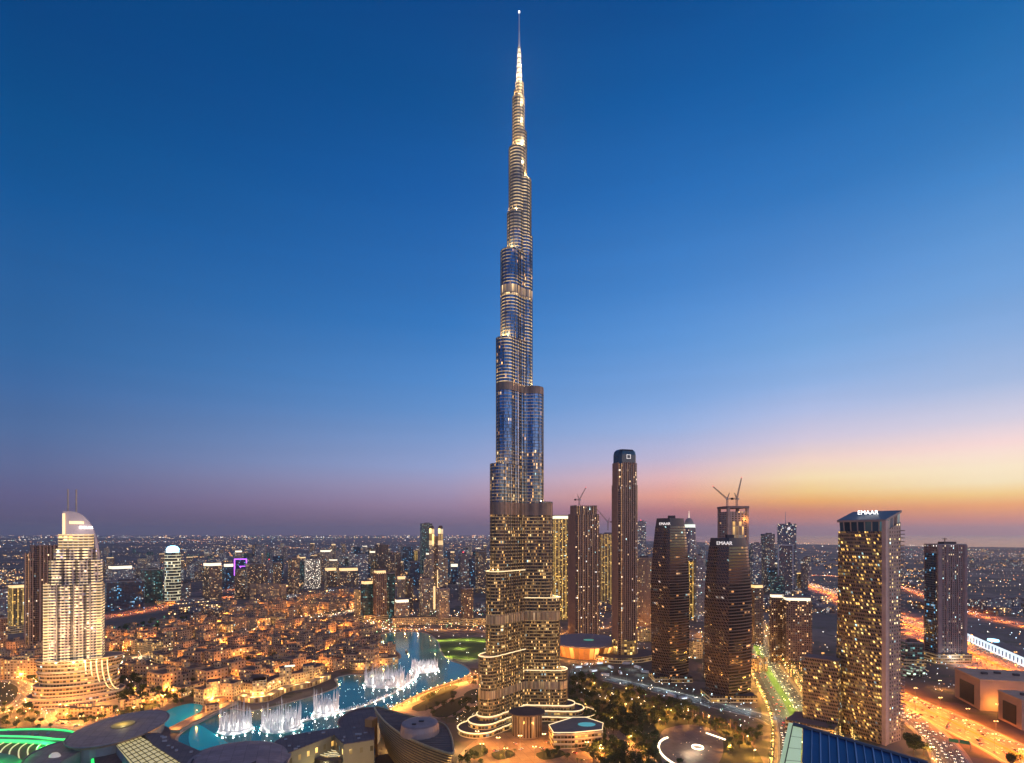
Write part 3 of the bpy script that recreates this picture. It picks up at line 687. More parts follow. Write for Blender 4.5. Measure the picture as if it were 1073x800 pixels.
for x0, x1, yt, yb, st, rot, cr, lb, fn, pd in TW:
    tower(x0, x1, yt, yb, st, rot, cr, lb, fins=fn, podium=pd)

# --- dark fluted tower with a crane
def stepped(x0, x1, yt, yb, rot, label, style, fins, setbacks, ratio=.8, crown=None):
    Y = dep(yb); xc = (x0+x1)/2; phi = atan((xc-CX)/F); r = radians(abs(rot))
    wd = (x1-x0)*Y*cos(phi)/F/(cos(r)+ratio*sin(r)); d = wd*ratio; Yc = Y+(wd*sin(r)+d*cos(r))/2
    g = thing('high_rise_tower', (at(xc, Yc), Yc, 0), radians(rot)-phi, label=label, cat='tower')
    f = FAC.get(style, style); z0 = 0
    prev = 1.0
    for (y, k) in setbacks:
        z1 = zt(y, Yc); m = MB(); c = 1.5*k
        def chamf(w_, d_, c_): return [(-w_/2+c_, -d_/2), (w_/2-c_, -d_/2), (w_/2, -d_/2+c_), (w_/2, d_/2-c_), (w_/2-c_, d_/2), (-w_/2+c_, d_/2), (-w_/2, d_/2-c_), (-w_/2, -d_/2+c_)]
        m.prism(chamf(wd*k, d*k, 3), z0, z1, 0, 1); t_ = m.build('tier', [f, roofd], g)
        fm = MB()
        for i in range(1, fins):
            u = -wd*k/2 + 2 + (wd*k-4)*i/fins
            for sy in (-1, 1): fm.box(u, sy*(d*k/2+.6), z0, 1.5, 1.6, z1-z0+2)
            v = -d*k/2 + 2 + (d*k-4)*i/fins
            for sx in (-1, 1): fm.box(sx*(wd*k/2+.6), v, z0, 1.6, 1.5, z1-z0+2)
        fm.build('pilasters', plain('pilaster', (.30,.19,.135), .55), t_)
        z0 = z1
    return g, wd, d, Yc, z0
g, wd, d, Yc, h = stepped(594, 629, 531, 668, 28, 'dark brown fluted tower under construction with a luffing crane on its flat roof', F_FLUTE2, 9, [(540, 1.0), (531, .86)])
g4, wd4, d4, Yc4, h4 = stepped(640, 669, 472, 693, 30, 'tallest brown slab tower right of the needle, rounded dark glass top with square logo', F_FLUTE2, 8, [(510, 1.0), (487, .95)])
m = MB(); ch = lambda w_, d_, c_: [(-w_/2+c_, -d_/2), (w_/2-c_, -d_/2), (w_/2, -d_/2+c_), (w_/2, d_/2-c_), (w_/2-c_, d_/2), (-w_/2+c_, d_/2), (-w_/2, d_/2-c_), (-w_/2, -d_/2+c_)]
zt4 = zt(472, Yc4)
m.loft([[(x, y, z) for x, y in ch(wd4*k, d4*k, 4)] for z, k in ((h4, .93), (zt4-9, .92), (zt4-3, .86), (zt4, .72))], 0, 1)
m.build('glass_crown', [plain('crown_glass', (.02,.035,.05), .15, var=.1), roofd], g4)
m = MB()
for a_ in ((-3.4, 0, .8, 7), (3.4, 0, .8, 7)): m.box(a_[0], -d4*.46-.4, zt4-16, a_[2], .5, a_[3])
for z in (zt4-16, zt4-9.8): m.box(0, -d4*.46-.4, z, 7.6, .5, .8)
m.build('logo_square', L_DIM, g4)
m = MB(); m.prism(ell(0, 0, wd4*.62, d4*.66, 24), 0, 34, 0, 1); m.build('lit_base', [facade('lit_base', (.25,.17,.11), (.1,.07,.04), 5, 4.6, .8, .8, .95, GOLD, 1.1, spread=.0, cool=0), roofd], g4)
m = MB(); m.prism(ell(0, 0, wd4*1.5, d4*1.3, 28), 0, 9, 0, 1); m.build('podium', [F_POD, roofd], g4)

# --- tapered lattice towers
def lattice(xa, xb, xc, yt, yb, top, label, sign, ytR, tt=.7, ssz=5.4):
    """xb is the near corner seen between a lozenge face (left) and a slatted face (right)"""
    Y = dep(yb); s = F/Y
    phi = atan((xb-CX)/F)
    A = (at(xa, Y)-at(xb, Y)); C = (at(xc, Y)-at(xb, Y)); q_ = (C-A)/2*1.0
    cA = (A, -A*.8); cC = (C, C*.9); 
    # account for perspective of receding corners
    def fit(dx_px, depth): Yk = Y+depth; return at(dx_px, Yk)-at(xb, Y)
    dA, dC = abs(A)*.75, abs(C)*.75
    pA = (fit(xa, dA), dA); pC = (fit(xc, dC), dC); pD = (pA[0]+pC[0], dA+dC)
    H = zt(yt, Y)
    g = thing('lattice_tower', (at(xb, Y), Y, 0), 0, label=label, cat='tower')
    cx_, cy__ = pD[0]/2, pD[1]/2
    def ring(k, z, bul):
        def arc(p, q2, n=6):
            mx, my = (p[0]+q2[0])/2, (p[1]+q2[1])/2; nx, ny = mx-cx_, my-cy__; l = hypot(nx, ny)
            return [(p[0]+(q2[0]-p[0])*t+nx/l*bul*4*t*(1-t), p[1]+(q2[1]-p[1])*t+ny/l*bul*4*t*(1-t)) for t in [i/n for i in range(n)]]
        base = [(0, 0), pC, pD, pA]; out = []
        for i in range(4): out += arc(base[i], base[(i+1) % 4])
        return [(cx_+(x-cx_)*k, cy__+(y-cy__)*k, z) for x, y in out]
    zs = [0, .15, .3, .45, .6, .72, .82, .9, .95]
    def kk(t): return 1.0 - .07*(1-min(1, t/.45))**2 - top*max(0, (t-.55)/.45)**1.7
    rings = [ring(kk(t), t*H, 2.5) for t in zs]
    m = MB(); m.loft(rings, 0, 2)
    per = 24
    m.m = [(1 if (i % per) < 12 and i < per*(len(rings)-1) else v) for i, v in enumerate(m.m)]
    m.build('shaft', [F_LAT, F_SLAT, roofd], g)
    m = MB(); m.loft([ring(kk(.95)*.985, .95*H, 2.2), ring(kk(1)*.97, H, 2.0)], 0, 0); m.build('crown_screen', plain('screen', (.045,.035,.035), .5), g)
    m = MB(); m.box(cx_+2, cy__, H, 9, 7, 4); m.build('roof_plant', roofd, g)
    # floor ledges on the slatted side
    m = MB(); 
    for fl in range(2, int(.94*H/3.9)):
        z = fl*3.9; r_ = ring(kk(z/H)+.012, z, 2.6); r2 = ring(kk(z/H)-.02, z, 2.4)
        a_ = r_[0:7]; b_ = r2[0:7]
        m.loft([[(x, y, z-.35) for x, y, _ in a_]+[(x, y, z-.35) for x, y, _ in b_[::-1]], [(x, y, z+.35) for x, y, _ in a_]+[(x, y, z+.35) for x, y, _ in b_[::-1]]], 0, 0)
    m.build('floor_ledges', plain('ledge', (.12,.078,.06), .6), g)
    a1 = ring(kk(.97)*.985, .955*H, 2.2); p0, p1 = a1[18], a1[0]
    mid = (p0[0]+(p1[0]-p0[0])*tt, p0[1]+(p1[1]-p0[1])*tt); ang = atan2(p1[1]-p0[1], p1[0]-p0[0])
    nx, ny = mid[0]-cx_, mid[1]-cy__; l = hypot(nx, ny)
    lettering(sign, ssz, (mid[0]+nx/l*3.4, mid[1]+ny/l*3.4, .958*H), ang, L_DIM, g)
    m = MB(); m.box(cx_, cy__, 0, (pC[0]-pA[0])*.95, pD[1]*.9, 8, 0, 0, 1); m.build('podium', [F_POD, roofd], g)
    return g
lattice(682, 702, 722.5, 543, 716, .28, 'left one of two dark lozenge-screened towers, a low grey EMAAR sign on its crown', 'EMAAR', 549)
lattice(738, 764, 788, 564, 737, .24, 'right one of two dark lozenge-screened towers, its brighter EMAAR sign beside a blue-white lamp', 'EMAAR', 570, .80, 6.4)

# --- domed grey tower
Y = 1500.0; m = MB(); g = thing('domed_tower', (at(722, Y), Y, 0), 0.3, label='hazy grey round-cornered tower with a white lit stepped dome between the lattice towers', cat='tower')
hh = zt(553, Y); m.prism(ch(30, 30, 7), 0, hh, 0, 1); m.build('shaft', [F_GRY, roofm], g)
m = MB(); m.prism(ell(0, 0, 15.5, 15.5, 20), hh, hh+8, 0, 0); m.build('lit_cornice', lamp_mat('dome', (.9,1,.8), 1.0), g)
m = MB(); m.loft([[(x, y, z) for x, y in ell(0, 0, r, r, 20)] for z, r in ((hh+8, 12), (hh+16, 10.5), (hh+22, 7), (hh+25, 3))], 0, 0); m.build('dome', [concrete], g)
m = MB(); m.tube([(0, 0, hh+24), (0, 0, hh+44)], 1, 0, 6, .3); m.build('spire', L_WHITE, g)

# --- unfinished tower with two cranes on top
Y = 1050.0; g = thing('unfinished_tower', (at(768, Y), Y, 0), radians(-28)-atan(231/F)+radians(55), label='unfinished pale concrete tower topped by two cranes behind the right lattice tower', cat='tower')
Wd = 34*Y/F*.86; hh = zt(531, Y); m = MB(); m.box(0, 0, 0, Wd*.74, Wd*.74, hh-10, 0, 0, 1); m.build('shaft', [F_CONC, roofm], g)
k_ = Wd*.37
m = MB()
for sx in (-1, 1):
    for sy in (-1, 1): m.box(sx*(k_-1.2), sy*(k_-1.2), 0, 4.5, 4.5, hh)
m.build('corner_piers', plain('corner_pier', (.34,.24,.19), .7), g)
m = MB(); m.box(0, 0, hh-4, Wd*.8, Wd*.8, 4); m.build('roof_frame', plain('roof_frame', (.2,.14,.12), .7), g)
m = MB(); m.box(-k_*.05, -k_-.7, hh-62, k_*1.1, 1.2, 34); m.build('sheltered_screen', facade('gold_screen', (.45,.34,.2), (.25,.2,.13), 6, 16, .7, .92, .9, GOLD, .5, spread=0), g)
light('work_lamp', (k_*.7, -k_-5, hh-24), 9000, AMBER, g)
def crane(px, py_base, Y, jib_px, label, mast=14):
    """luffing crane: mast, cab, raised jib, counter jib; jib_px = tip in photo pixels"""
    x = at(px, Y); z = zt(py_base, Y); s = Y/F
    g = thing('tower_crane', (x, Y, z), 0, label=label, cat='crane')
    def truss(a, b, w0, w1, n):
        m = MB(); a = Vector(a); b = Vector(b); d_ = (b-a).normalized(); u = d_.cross(Vector((0, 1, 0))).normalized(); v = d_.cross(u)
        prev = None
        for i in range(n+1):
            c = a+(b-a)*i/n; w_ = w0+(w1-w0)*i/n; q_ = [c+u*w_*sx+v*w_*sy for sx, sy in ((-1, -1), (1, -1), (1, 1), (-1, 1))]
            if prev:
                for j in range(4): m.tube([prev[j], q_[j]], .28, 0, 4); m.tube([prev[j], q_[(j+1) % 4]], .18, 0, 4)
            prev = q_
        return m
    cm = plain('crane_steel', (.42,.30,.24), .5, .2, var=.1)
    truss((0, 0, 0), (0, 0, mast), 1.2, 1.2, 5).build('mast', cm, g)
    tip = (at(jib_px[0], Y)-x, 0, zt(jib_px[1], Y)-z); sg = 1 if tip[0] > 0 else -1
    truss((0, 0, mast), tip, 1.1, .5, 12).build('jib', cm, g)
    truss((0, 0, mast), (-sg*9, 0, mast+1), 1.0, 1.0, 3).build('counter_jib', cm, g)
    m = MB(); m.box(-sg*8.5, 0, mast-1.5, 4, 3, 3); m.build('counterweight', roofd, g)
    truss((0, 0, mast), (-sg*4, 0, mast+11), .6, .3, 4).build('a_frame', cm, g)
    m = MB(); m.box(sg*1.8, -2.4, mast-1.5, 2.4, 2.2, 2.6); m.build('cab', plain('cab', (.5,.45,.4), .5), g)
    m = MB(); m.box(tip[0], 0, tip[2], 1.0, 1.0, 1.0); m.build('tip_lamp', L_RED, g)
    return g
crane(762, 531, Y, (747, 510), 'left crane on the unfinished tower, jib leaning up to the left')
crane(772, 531, Y, (777, 501), 'right crane on the unfinished tower, jib almost upright')
crane(607, 531, 1190, (614, 511), 'crane on the roof of the dark fluted tower')
crane(637, 556, 1500, (624, 532), 'crane on the yellow tower, jib leaning left across the gap', 22)

# --- portal framed tower with mast
Y = dep(622); sY = Y/F; g = thing('portal_tower', (at(824, Y), Y, 0), -.35, label='grey tower with a pale portal frame on its front, a roof logo and a mast', cat='tower')
m = MB(); m.box(2, 12, 0, 22*sY*.8, 26, zt(549, Y), 0, 0, 1); m.build('rear_slab', [F_GRY, roofm], g)
m = MB(); m.box(-4, -6, 0, 16*sY*.8, 22, zt(572, Y), 0, 0, 1); m.build('front_slab', [F_MAUV, roofm], g)
m = MB(); fw = 17*sY*.8; fh = zt(571, Y)
for sx in (-1, 1): m.box(-4+sx*fw/2, -18.5, 0, 3.4, 3, fh)
m.box(-4, -18.5, fh-3, fw+3.4, 3.2, 4); m.build('portal_frame', plain('portal', (.5,.42,.38), .7), g)
m = MB(); m.tube([(-1, 12, zt(549, Y)), (-1, 12, zt(536, Y))], 1.4, 0, 6, .5); m.build('mast', steel, g)
m = MB(); m.prism(ell(0, 0, 5, 5, 20), 0, 1); lo = m.build('roof_logo', L_DIM, g); lo.location = (8, -1.6, zt(552, Y)-7); lo.rotation_euler = (radians(90), 0, 0)
m = MB(); m.box(10, 12, zt(549, Y), 8, 8, 5); m.build('roof_plant', roofd, g)

# --- twin lit-crown blocks
Y = dep(700); s_ = Y/F
for (xa, xb_, yt, lb, zoff) in ((806, 822, 622, 'slim left block with a glowing white-gold crown above the boulevard', 8), (819, 851, 625, 'broad right block with a glowing white-gold crown above the boulevard', 0)):
    gg, wd, d, h = tower(xa, xb_, yt, 700-zoff*.6, 'brn', 16, 'white', lb, name='apartment_block', ratio=.6)

# --- big curved lattice tower with roof sign
B = Vector((at(929, 572), 572)); th = radians(60)
Bx, By = B; 
def offp(a, n, l1, l2): return (Bx + l1*(-cos(th)) + l2*sin(th), By + l1*sin(th) + l2*cos(th))
Lm, Ls = 47.5, 27.0
g = thing('curved_lattice_tower', (Bx, By, 0), 0, label='big bulging golden lattice tower with a glowing white EMAAR sign on its sloping roof', cat='tower')
dirL = (-cos(th), sin(th)); dirR = (sin(th), cos(th)); nrm = (-sin(th), -cos(th))
def zroof(x, y): return 226 + 9*((x*dirR[0]+y*dirR[1])/Ls)
rings = []
for t in [0, .08, .2, .35, .5, .65, .8, .9, .96, 1]:
    bul = 3.5*sin(pi*min(1, t*1.02)) + (2.5*(1-t))
    pts = []
    for i in range(13):
        u = i/12; off_ = bul*4*u*(1-u) + 2.0
        lean = 5*(1-t)**2*u
        pts.append((dirL[0]*(Lm*u+lean) + nrm[0]*off_, dirL[1]*(Lm*u+lean) + nrm[1]*off_))
    back = [(dirL[0]*Lm+dirR[0]*Ls, dirL[1]*Lm+dirR[1]*Ls), (dirR[0]*Ls, dirR[1]*Ls)]
    # counter-clockwise: back corner right -> back left ... order C, D, A..B reversed
    po = [back[1], back[0]] + pts[::-1]
    po = ccw(po)
    rings.append([(x, y, t*(zroof(x, y)-12) if t < 1 else zroof(x, y)-12) for x, y in po])
m = MB(); m.loft(rings, 0, 2)
n_ = len(rings[0])
for i in range(n_*(len(rings)-1)):
    a_, b_ = rings[0][i % n_], rings[0][(i+1) % n_]
    f_ = (a_[0]+b_[0])/2*nrm[0]+(a_[1]+b_[1])/2*nrm[1]
    m.m[i] = 0 if f_ > .5 else 1
m.build('shaft', [F_GLAT, F_SIDE, roofm], g)
top = [(x*1.0, y*1.0) for x, y, z in rings[-1]]
m = MB(); m.loft([[(x, y, zroof(x, y)-12) for x, y in [( (x-5)*.95+5, (y-18)*.95+18) for x, y in top]], [(x, y, zroof(x, y)-2.2) for x, y in [((x-5)*.97+5, (y-18)*.97+18) for x, y in top]]], 0, 1)
m.build('sky_lobby', [facade('lobby', (.4,.28,.2), (.03,.06,.08), 7, 30, .82, .98, .4, ((.3,.7,.8),(1,.8,.4)), .22, spread=0), roofm], g)
m = MB(); m.loft([[(x*1.04, (y-18)*1.03+18, zroof(x, y)-2.2) for x, y in top], [(x*1.04, (y-18)*1.03+18, zroof(x, y)) for x, y in top]], 0, 1, True, True)
m.build('sloping_roof', [plain('roof_edge', (.32,.22,.17), .6), plain('roof_blue', (.12,.15,.17), .5)], g)
m = MB(); 
for (u_, wd_) in ((0.0, 3.2),):
    m.loft([[(x, y, 0) for x, y in ((nrm[0]*2.4-.4, nrm[1]*2.4-1.4), (dirR[0]*4.5+nrm[0]*.9, dirR[1]*4.5+nrm[1]*.9), (dirR[0]*4.5, dirR[1]*4.5), (dirL[0]*3, dirL[1]*3), (dirL[0]*3+nrm[0]*3.2, dirL[1]*3+nrm[1]*3.2))], [(x, y, 224) for x, y in ((nrm[0]*2.4-.4, nrm[1]*2.4-1.4), (dirR[0]*4.5+nrm[0]*.9, dirR[1]*4.5+nrm[1]*.9), (dirR[0]*4.5, dirR[1]*4.5), (dirL[0]*3, dirL[1]*3), (dirL[0]*3+nrm[0]*3.2, dirL[1]*3+nrm[1]*3.2))]], 0, 0)
m.build('corner_pier', plain('pier_pink', (.50,.33,.25), .7), g)
m = MB()
for k in range(3, 58):
    z = k*3.75; m.box(dirR[0]*Ls+.9, dirR[1]*Ls-.5, z, 2.6, 4.5, .9, atan2(dirR[1], dirR[0]))
m.build('balconies', plain('balcony', (.36,.25,.18), .7), g)
sx_, sy_ = dirL[0]*24+dirR[0]*13, dirL[1]*24+dirR[1]*13
lettering('EMAAR', 5.8, (sx_-1, sy_, zroof(sx_, sy_)+1.0), radians(-34), L_SIGN, g, ext=.5)
# lower wing on its left
gg = thing('lattice_annexe', (at(860, 610), 610, 0), radians(-42), label='lower golden lattice block attached left of the big curved tower, by the palm-lined boulevard', cat='building')
m = MB(); m.box(0, 8, 0, 34, 22, zt(690, 610), 0, 0, 1); m.build('shaft', [F_GLAT, roofm], gg)
m = MB(); m.box(-6, -2, 0, 46, 40, 12, 0, 0, 1); m.build('podium', [F_POD, roofm], gg)

# --- lone mauve slab, right
Y = dep(697); g, wd, d, h = tower(967, 1013, 571, 697, 'mau', 36, 'x', 'lone mauve concrete slab tower beside the orange highway at the right', name='slab_tower', ratio=.72, podium=1.25)
m = MB()
for i in range(5): m.box(-wd*.5+wd*(.1+.2*i), -d/2-.4, 0, 1.6, .9, h)
m.box(-wd*.5+1.5, -d/2-.7, 0, 4, 1.2, h); m.box(wd*.5-1.5, -d/2-.7, 0, 4, 1.2, h)
m.build('piers', plain('mauve_pier', (.25,.175,.155), .7), g)
m = MB(); m.box(-wd/2-.5, 0, 6, .8, d*.7, h-20); m.build('dark_window_strip', F_BLU, g)
m = MB(); m.tube([(0, 0, h+5), (0, 0, h+11)], .7, 0, 6); m.box(0, 0, h+9, 7, 1, 1); m.build('roof_antenna', darkm, g)
light('forecourt_light', (0, -d*.9, 10), 12000, (.8,.9,1), g, 1)

# --- left hotel tower
Y = 726.0; s_ = Y/F; HX = at(79, Y); phi = atan((79-CX)/F)
hotel = thing('hotel_tower', (HX, Y, 0), -phi*.75, label='big floodlit hotel tower with balconies, rounded sail top, two thin masts and EMAAR sign', cat='hotel tower')
cf = cos(phi)**.5
def curved(wd, dp, bulge, n=9, xo=0):
    fr = [(xo-wd/2+wd*i/n, -dp/2 - bulge*4*(i/n)*(1-i/n)) for i in range(n+1)]
    return fr + [(xo+wd/2, dp/2), (xo-wd/2, dp/2)]
m = MB(); W1 = 56*s_*.86; z1 = zt(612, Y); m.prism(curved(W1, 24, 5), 0, z1, 0, 1); m.build('lower_shaft', [F_ADDR, roofm], hotel)
m = MB(); W2 = 50*s_*.86; z2 = zt(587, Y); m.prism(curved(W2, 21, 4, xo=1), z1, z2, 0, 1); m.build('middle_shaft', [F_ADDR, roofm], hotel)
m = MB(); W3 = 42*s_*.86; z3 = zt(575, Y); m.prism(curved(W3, 18, 3, xo=1), z2, z3, 0, 1); m.build('upper_shaft', [F_ADDR, roofm], hotel)
m = MB(); W4 = 33*s_*.86; z4 = zt(560, Y); m.prism(curved(W4, 15, 2, xo=1), z3, z4, 0, 1); m.build('lit_crown', [F_ADDR2, roofm], hotel)
# bright corner fins
for sx, zz, hw in ((-1, z1, W1), (1, z1, W1)):
    m = MB(); m.box(sx*(hw/2-2.5), -12.8, 0, 6, 3, zz+2); m.build('corner_bay', F_ADDR2, hotel)
for i in (-.28, .02, .30):
    m = MB(); m.box(W1*i, -16.6+abs(i)*8, 40, 1.4, 2.4, z1-38); m.build('pilaster', stone, hotel)
# sail: a thick quarter-ellipse fin
sl_ = [( -15*s_*.5*1.0, z4)]; 
xL, xR, zb_, zT = -11*s_*.92, 22*s_*.95, zt(600, Y), zt(536, Y)
prof = [(xL, z4), (xL, zT)] + [(xL + 6 + (xR-xL-6)*sin(a)**.85, zb_ + (zT-zb_)*cos(a)**.8) for a in [radians(q_) for q_ in range(4, 90, 6)]] + [(xR, zb_), (xR-4, zb_), (xR-5, z4)]
m = MB(); fr = [(x, -3.5, z) for x, z in prof]; bk = [(x, 3.5, z) for x, z in prof]
n_ = len(prof)
m.face(fr[::-1]); m.face(bk)
for i in range(n_): j = (i+1) % n_; m.face([fr[i], fr[j], bk[j], bk[i]])
sailm = plain('sail_cladding', (.52,.43,.42), .6, var=.12); m.build('sail', sailm, hotel)
m = MB(); m.box(xL+1.2, -4.4, z4, 2.6, 2, zT-z4-3); m.build('sail_lit_edge', L_GOLD, hotel)
m = MB(); m.box(xL+14, -4.0, z4+13, 15, .8, 3.4); m.build('sail_lit_panel', L_GOLD, hotel)
lettering('EMAAR', 4.6, (xL+24, -4.2, z4+7), 0, L_SIGN, hotel)
for px_ in (-8.5, 0):
    m = MB(); m.tube([(xL+4+px_+8.5, 3.8, z4), (xL+4+px_+8.5, 3.8, zt(513, Y))], 1.1, 0, 8, .8); m.build('mast', stone, hotel)
for i in range(5):
    light('facade_floodlight', (-W1/2 + W1*i/4, -34, 52), 12000, (1,.66,.30), hotel, .6)
    light('facade_floodlight', (-W1/2 + W1*i/4, -30, z1*.62), 9000, (1,.70,.40), hotel, .6)
light('sail_floodlight', (6, -22, z4+6), 9000, (1,.8,.7), hotel)
# banded drum podium with lit crescent ribs
rings = [(0, 54, 34, 0, 0, -2), (11, 50, 31, 0, 0, -2), (11.2, 45, 30, 0, 0, -2), (24, 44, 29, 0, 0, -2), (24.2, 40, 27, 2, 0, -2), (40, 42, 26, 2, 0, 0), (54, 45, 25, 4, 0, 0)]
for i in range(len(rings)-1):
    a_, b_ = rings[i], rings[i+1]
    if b_[0]-a_[0] < 1: continue
    m = MB(); m.loft([[(x, y, a_[0]) for x, y in ell(a_[3]+2, 0, a_[1], a_[2], 40)], [(x, y, b_[0]) for x, y in ell(b_[3]+2, 0, b_[1], b_[2], 40)]], 0, 1); m.build('podium_drum', [F_POD, roofm], hotel)
    e_ = MB(); tp = [(x, y, b_[0]+.3) for x, y in ell(b_[3]+2, 0, b_[1]+.6, b_[2]+.6, 40)]; e_.tube(tp+[tp[0]], .7, 0, 5); e_.build('podium_ledge', plain('ledge_pale', (.55,.42,.28), .6), hotel)
for i in range(5):
    x0 = 14+i*5.5; pts = [(x0+ (1-cos(t*pi/2))*11, -27.5+ abs(x0)*.16 + t*t*9, 52-40*sin(t*pi/2)*1.0) for t in [k/9 for k in range(10)]]
    e_ = MB(); e_.tube(pts, .7, 0, 5); e_.build('lit_rib', L_GOLD, hotel)
for a_ in range(180, 361, 30): light('podium_light', (cos(radians(a_))*64, sin(radians(a_))*44, 7), 14000, AMBER, hotel, .8)

# --- brown tower left of the hotel: two slabs
g, wd, d, Yc, h = stepped(31, 62, 572, 683, 14, 'brown ribbed residential tower half behind the floodlit hotel', F_FLUTE, 6, [(572, 1.0)], .9)
g, wd, d, Yc, h = stepped(26, 44, 580, 683.5, 8, 'lower brown ribbed slab in front of the brown residential tower', F_FLUTE2, 5, [(580, 1.0)], .5)
# --- round tower with blue beacon top
Y = dep(632); g = thing('round_tower', (at(181, Y), Y, 0), 0, label='round tower with lit floor rings and a glaring blue-white top', cat='tower')
hh = zt(579, Y); rr = 7.4*Y/F
m = MB(); m.prism(ell(0, 0, rr, rr, 24), 0, hh, 0, 1); m.build('shaft', [F_RING, roofm], g)
m = MB(); m.prism(ell(0, 0, rr*.8, rr*.8, 24), hh, hh+9, 0, 0); m.build('blue_drum', L_BLUE, g)
m = MB(); m.loft([[(x, y, z) for x, y in ell(0, 0, r, r, 24)] for z, r in ((hh+9, rr*.85), (hh+17, rr*.6), (hh+20, rr*.25))], 0, 0); m.build('white_lantern', lamp_mat('lantern', (.30,.72,1), 5), g)
light('beacon_lamp', (0, -rr-6, hh+12), 60000, (.4,.75,1), g, 2)
m = MB(); m.prism(ell(0, 0, rr*2.2, rr*1.6, 24), 0, 8, 0, 1); m.build('podium', [F_POD, roofm], g)
# --- purple outlined frame
Y = dep(612); g = thing('purple_frame_tower', (at(253, Y), Y, 0), .2, label='dark tower outlined by a glowing purple frame', cat='tower')
Wf = 11.5*Y/F; z0, z1 = 0, zt(586, Y); m = MB(); m.box(0, 0, 0, Wf*.9, 26, z1-3, 0, 0, 1); m.build('shaft', [F_BLU, roofm], g)
m = MB()
for sx in (-1, 1): m.box(sx*Wf/2, -15, z1*.35, 4, 3, z1*.65+2)
m.box(0, -15, z1-2, Wf, 3, 4); m.box(Wf*.15, -15, z1*.7, Wf*.5, 3, 3); m.box(0, -15, z1*.5, 3, 3, z1*.22); m.build('glowing_frame', L_PURP, g)
# --- gold-crowned twin tower and tall teal tower
Y = dep(641); g = thing('twin_gold_tower', (at(457, Y), Y, 0), .1, label='twin-shafted tower with two big golden lanterns on top, tallest of the business district', cat='tower')
s_ = Y/F
for sx in (-1, 1):
    m = MB(); m.box(sx*4.6*s_, 0, 0, 5.2*s_, 30, zt(572, Y), 0, 0, 1); sh = m.build('shaft', [F_BEI, roofm], g)
    m = MB(); m.box(sx*4.6*s_, 0, zt(572, Y), 5.0*s_, 27, zt(554, Y)-zt(572, Y), 0, 0, 1); m.build('golden_lantern', [facade('lantern_gold', (.45,.32,.15), (.3,.2,.08), 7, 30, .7, .9, .9, GOLD, 1.4, spread=0, band=.8, bandw=.4, bandn=.2), roofm], g)
    m = MB(); m.loft([[(x, y, z) for x, y in rect(sx*4.6*s_, 0, a, b)] for z, a, b in ((zt(554, Y), 5.4*s_, 28), (zt(551, Y), 3*s_, 16))], 0, 0); m.build('lantern_roof', bronze, g)
    m = MB(); m.box(sx*9.4*s_, 4, 0, 5*s_, 26, zt(585, Y), 0, 0, 1); m.build('side_wing', [F_BEI, roofm], g)
m = MB(); m.box(0, 2, 0, 4.2*s_, 22, zt(562, Y), 0, 0, 1); m.build('centre_core', [F_BRN, roofd], g)
m = MB(); m.box(-1.6*s_, -16, 8, 2*s_, 2, zt(617, Y)); m.box(1.6*s_, -16, 8, .8*s_, 2, zt(600, Y)); m.build('lit_strip', L_GOLD, g)
tower(440, 453, 549, 604, 'tea', 12, 'flat', 'tall teal-lit office tower behind the twin golden lanterns', near=True)

# --- orange-lit drum with grey disc roof (behind the needle's right foot)
Y = 1010.0; g = thing('disc_roof_hall', (at(613, Y), Y, 0), 0, label='oval hall glowing orange under a broad grey disc roof below the dark fluted tower', cat='hall')
rx, ry = 36*Y/F, 62
m = MB(); m.loft([[(x, y, z) for x, y in ell(0, 0, rx*k, ry*k, 48)] for z, k in ((0, .86), (10, .90), (20, .97))], 0, 1)
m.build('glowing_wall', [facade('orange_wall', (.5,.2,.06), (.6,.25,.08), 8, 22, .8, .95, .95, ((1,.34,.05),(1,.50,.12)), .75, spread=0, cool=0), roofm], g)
m = MB(); m.loft([[(x, y, z) for x, y in ell(0, 0, rx*k, ry*k, 48)] for z, k in ((20, 1.0), (22.5, 1.02), (25, .9), (26, .3))], 0, 0); m.build('disc_roof', [plain('disc_grey', (.24,.19,.18), .7, var=.15)], g)
m = MB(); m.prism(ell(4, -18, 9, 6, 16), 26.4, 27.2, 0, 0); m.build('roof_light', lamp_mat('greenpatch', (.0,.6,.3), .35), g)
for a_ in range(200, 341, 20): light('wall_light', (cos(radians(a_))*rx*1.12, sin(radians(a_))*ry*1.2, 5), 16000, (1,.45,.12), g, .8)

# --- distant towers: nothing tells these apart
base = None
RN.seed(5); spots = []
for i in range(215):
    if RN.random() < .6: x = RN.uniform(100, 520); yb = RN.uniform(579, 610)
    else: x = RN.choice([RN.uniform(600, 660), RN.uniform(670, 740), RN.uniform(725, 850), RN.uniform(780, 850)]); yb = RN.uniform(583, 625)
    if x > 850 or x < 60: continue
    spots.append((x, yb))
protos = []
for st in ('brn', 'bei', 'gry', 'blu', 'tea', 'mau'):
    for cr in ('flat', 'gold') if st in ('brn', 'bei') else ('flat',):
        m = MB()
        m.box(0, 0, 0, 30, 26, 100 if cr == 'flat' else 94, 0, 0, 1)
        if cr == 'gold': m.box(0, 0, 94, 26, 22, 6, 0, 2, 1)
        else: m.box(3, 0, 100, 14, 10, 4, 0, 1, 1)
        protos.append((m, [FAC[st], roofm, L_GOLD if st == 'brn' else L_WHITE]))
first = {}
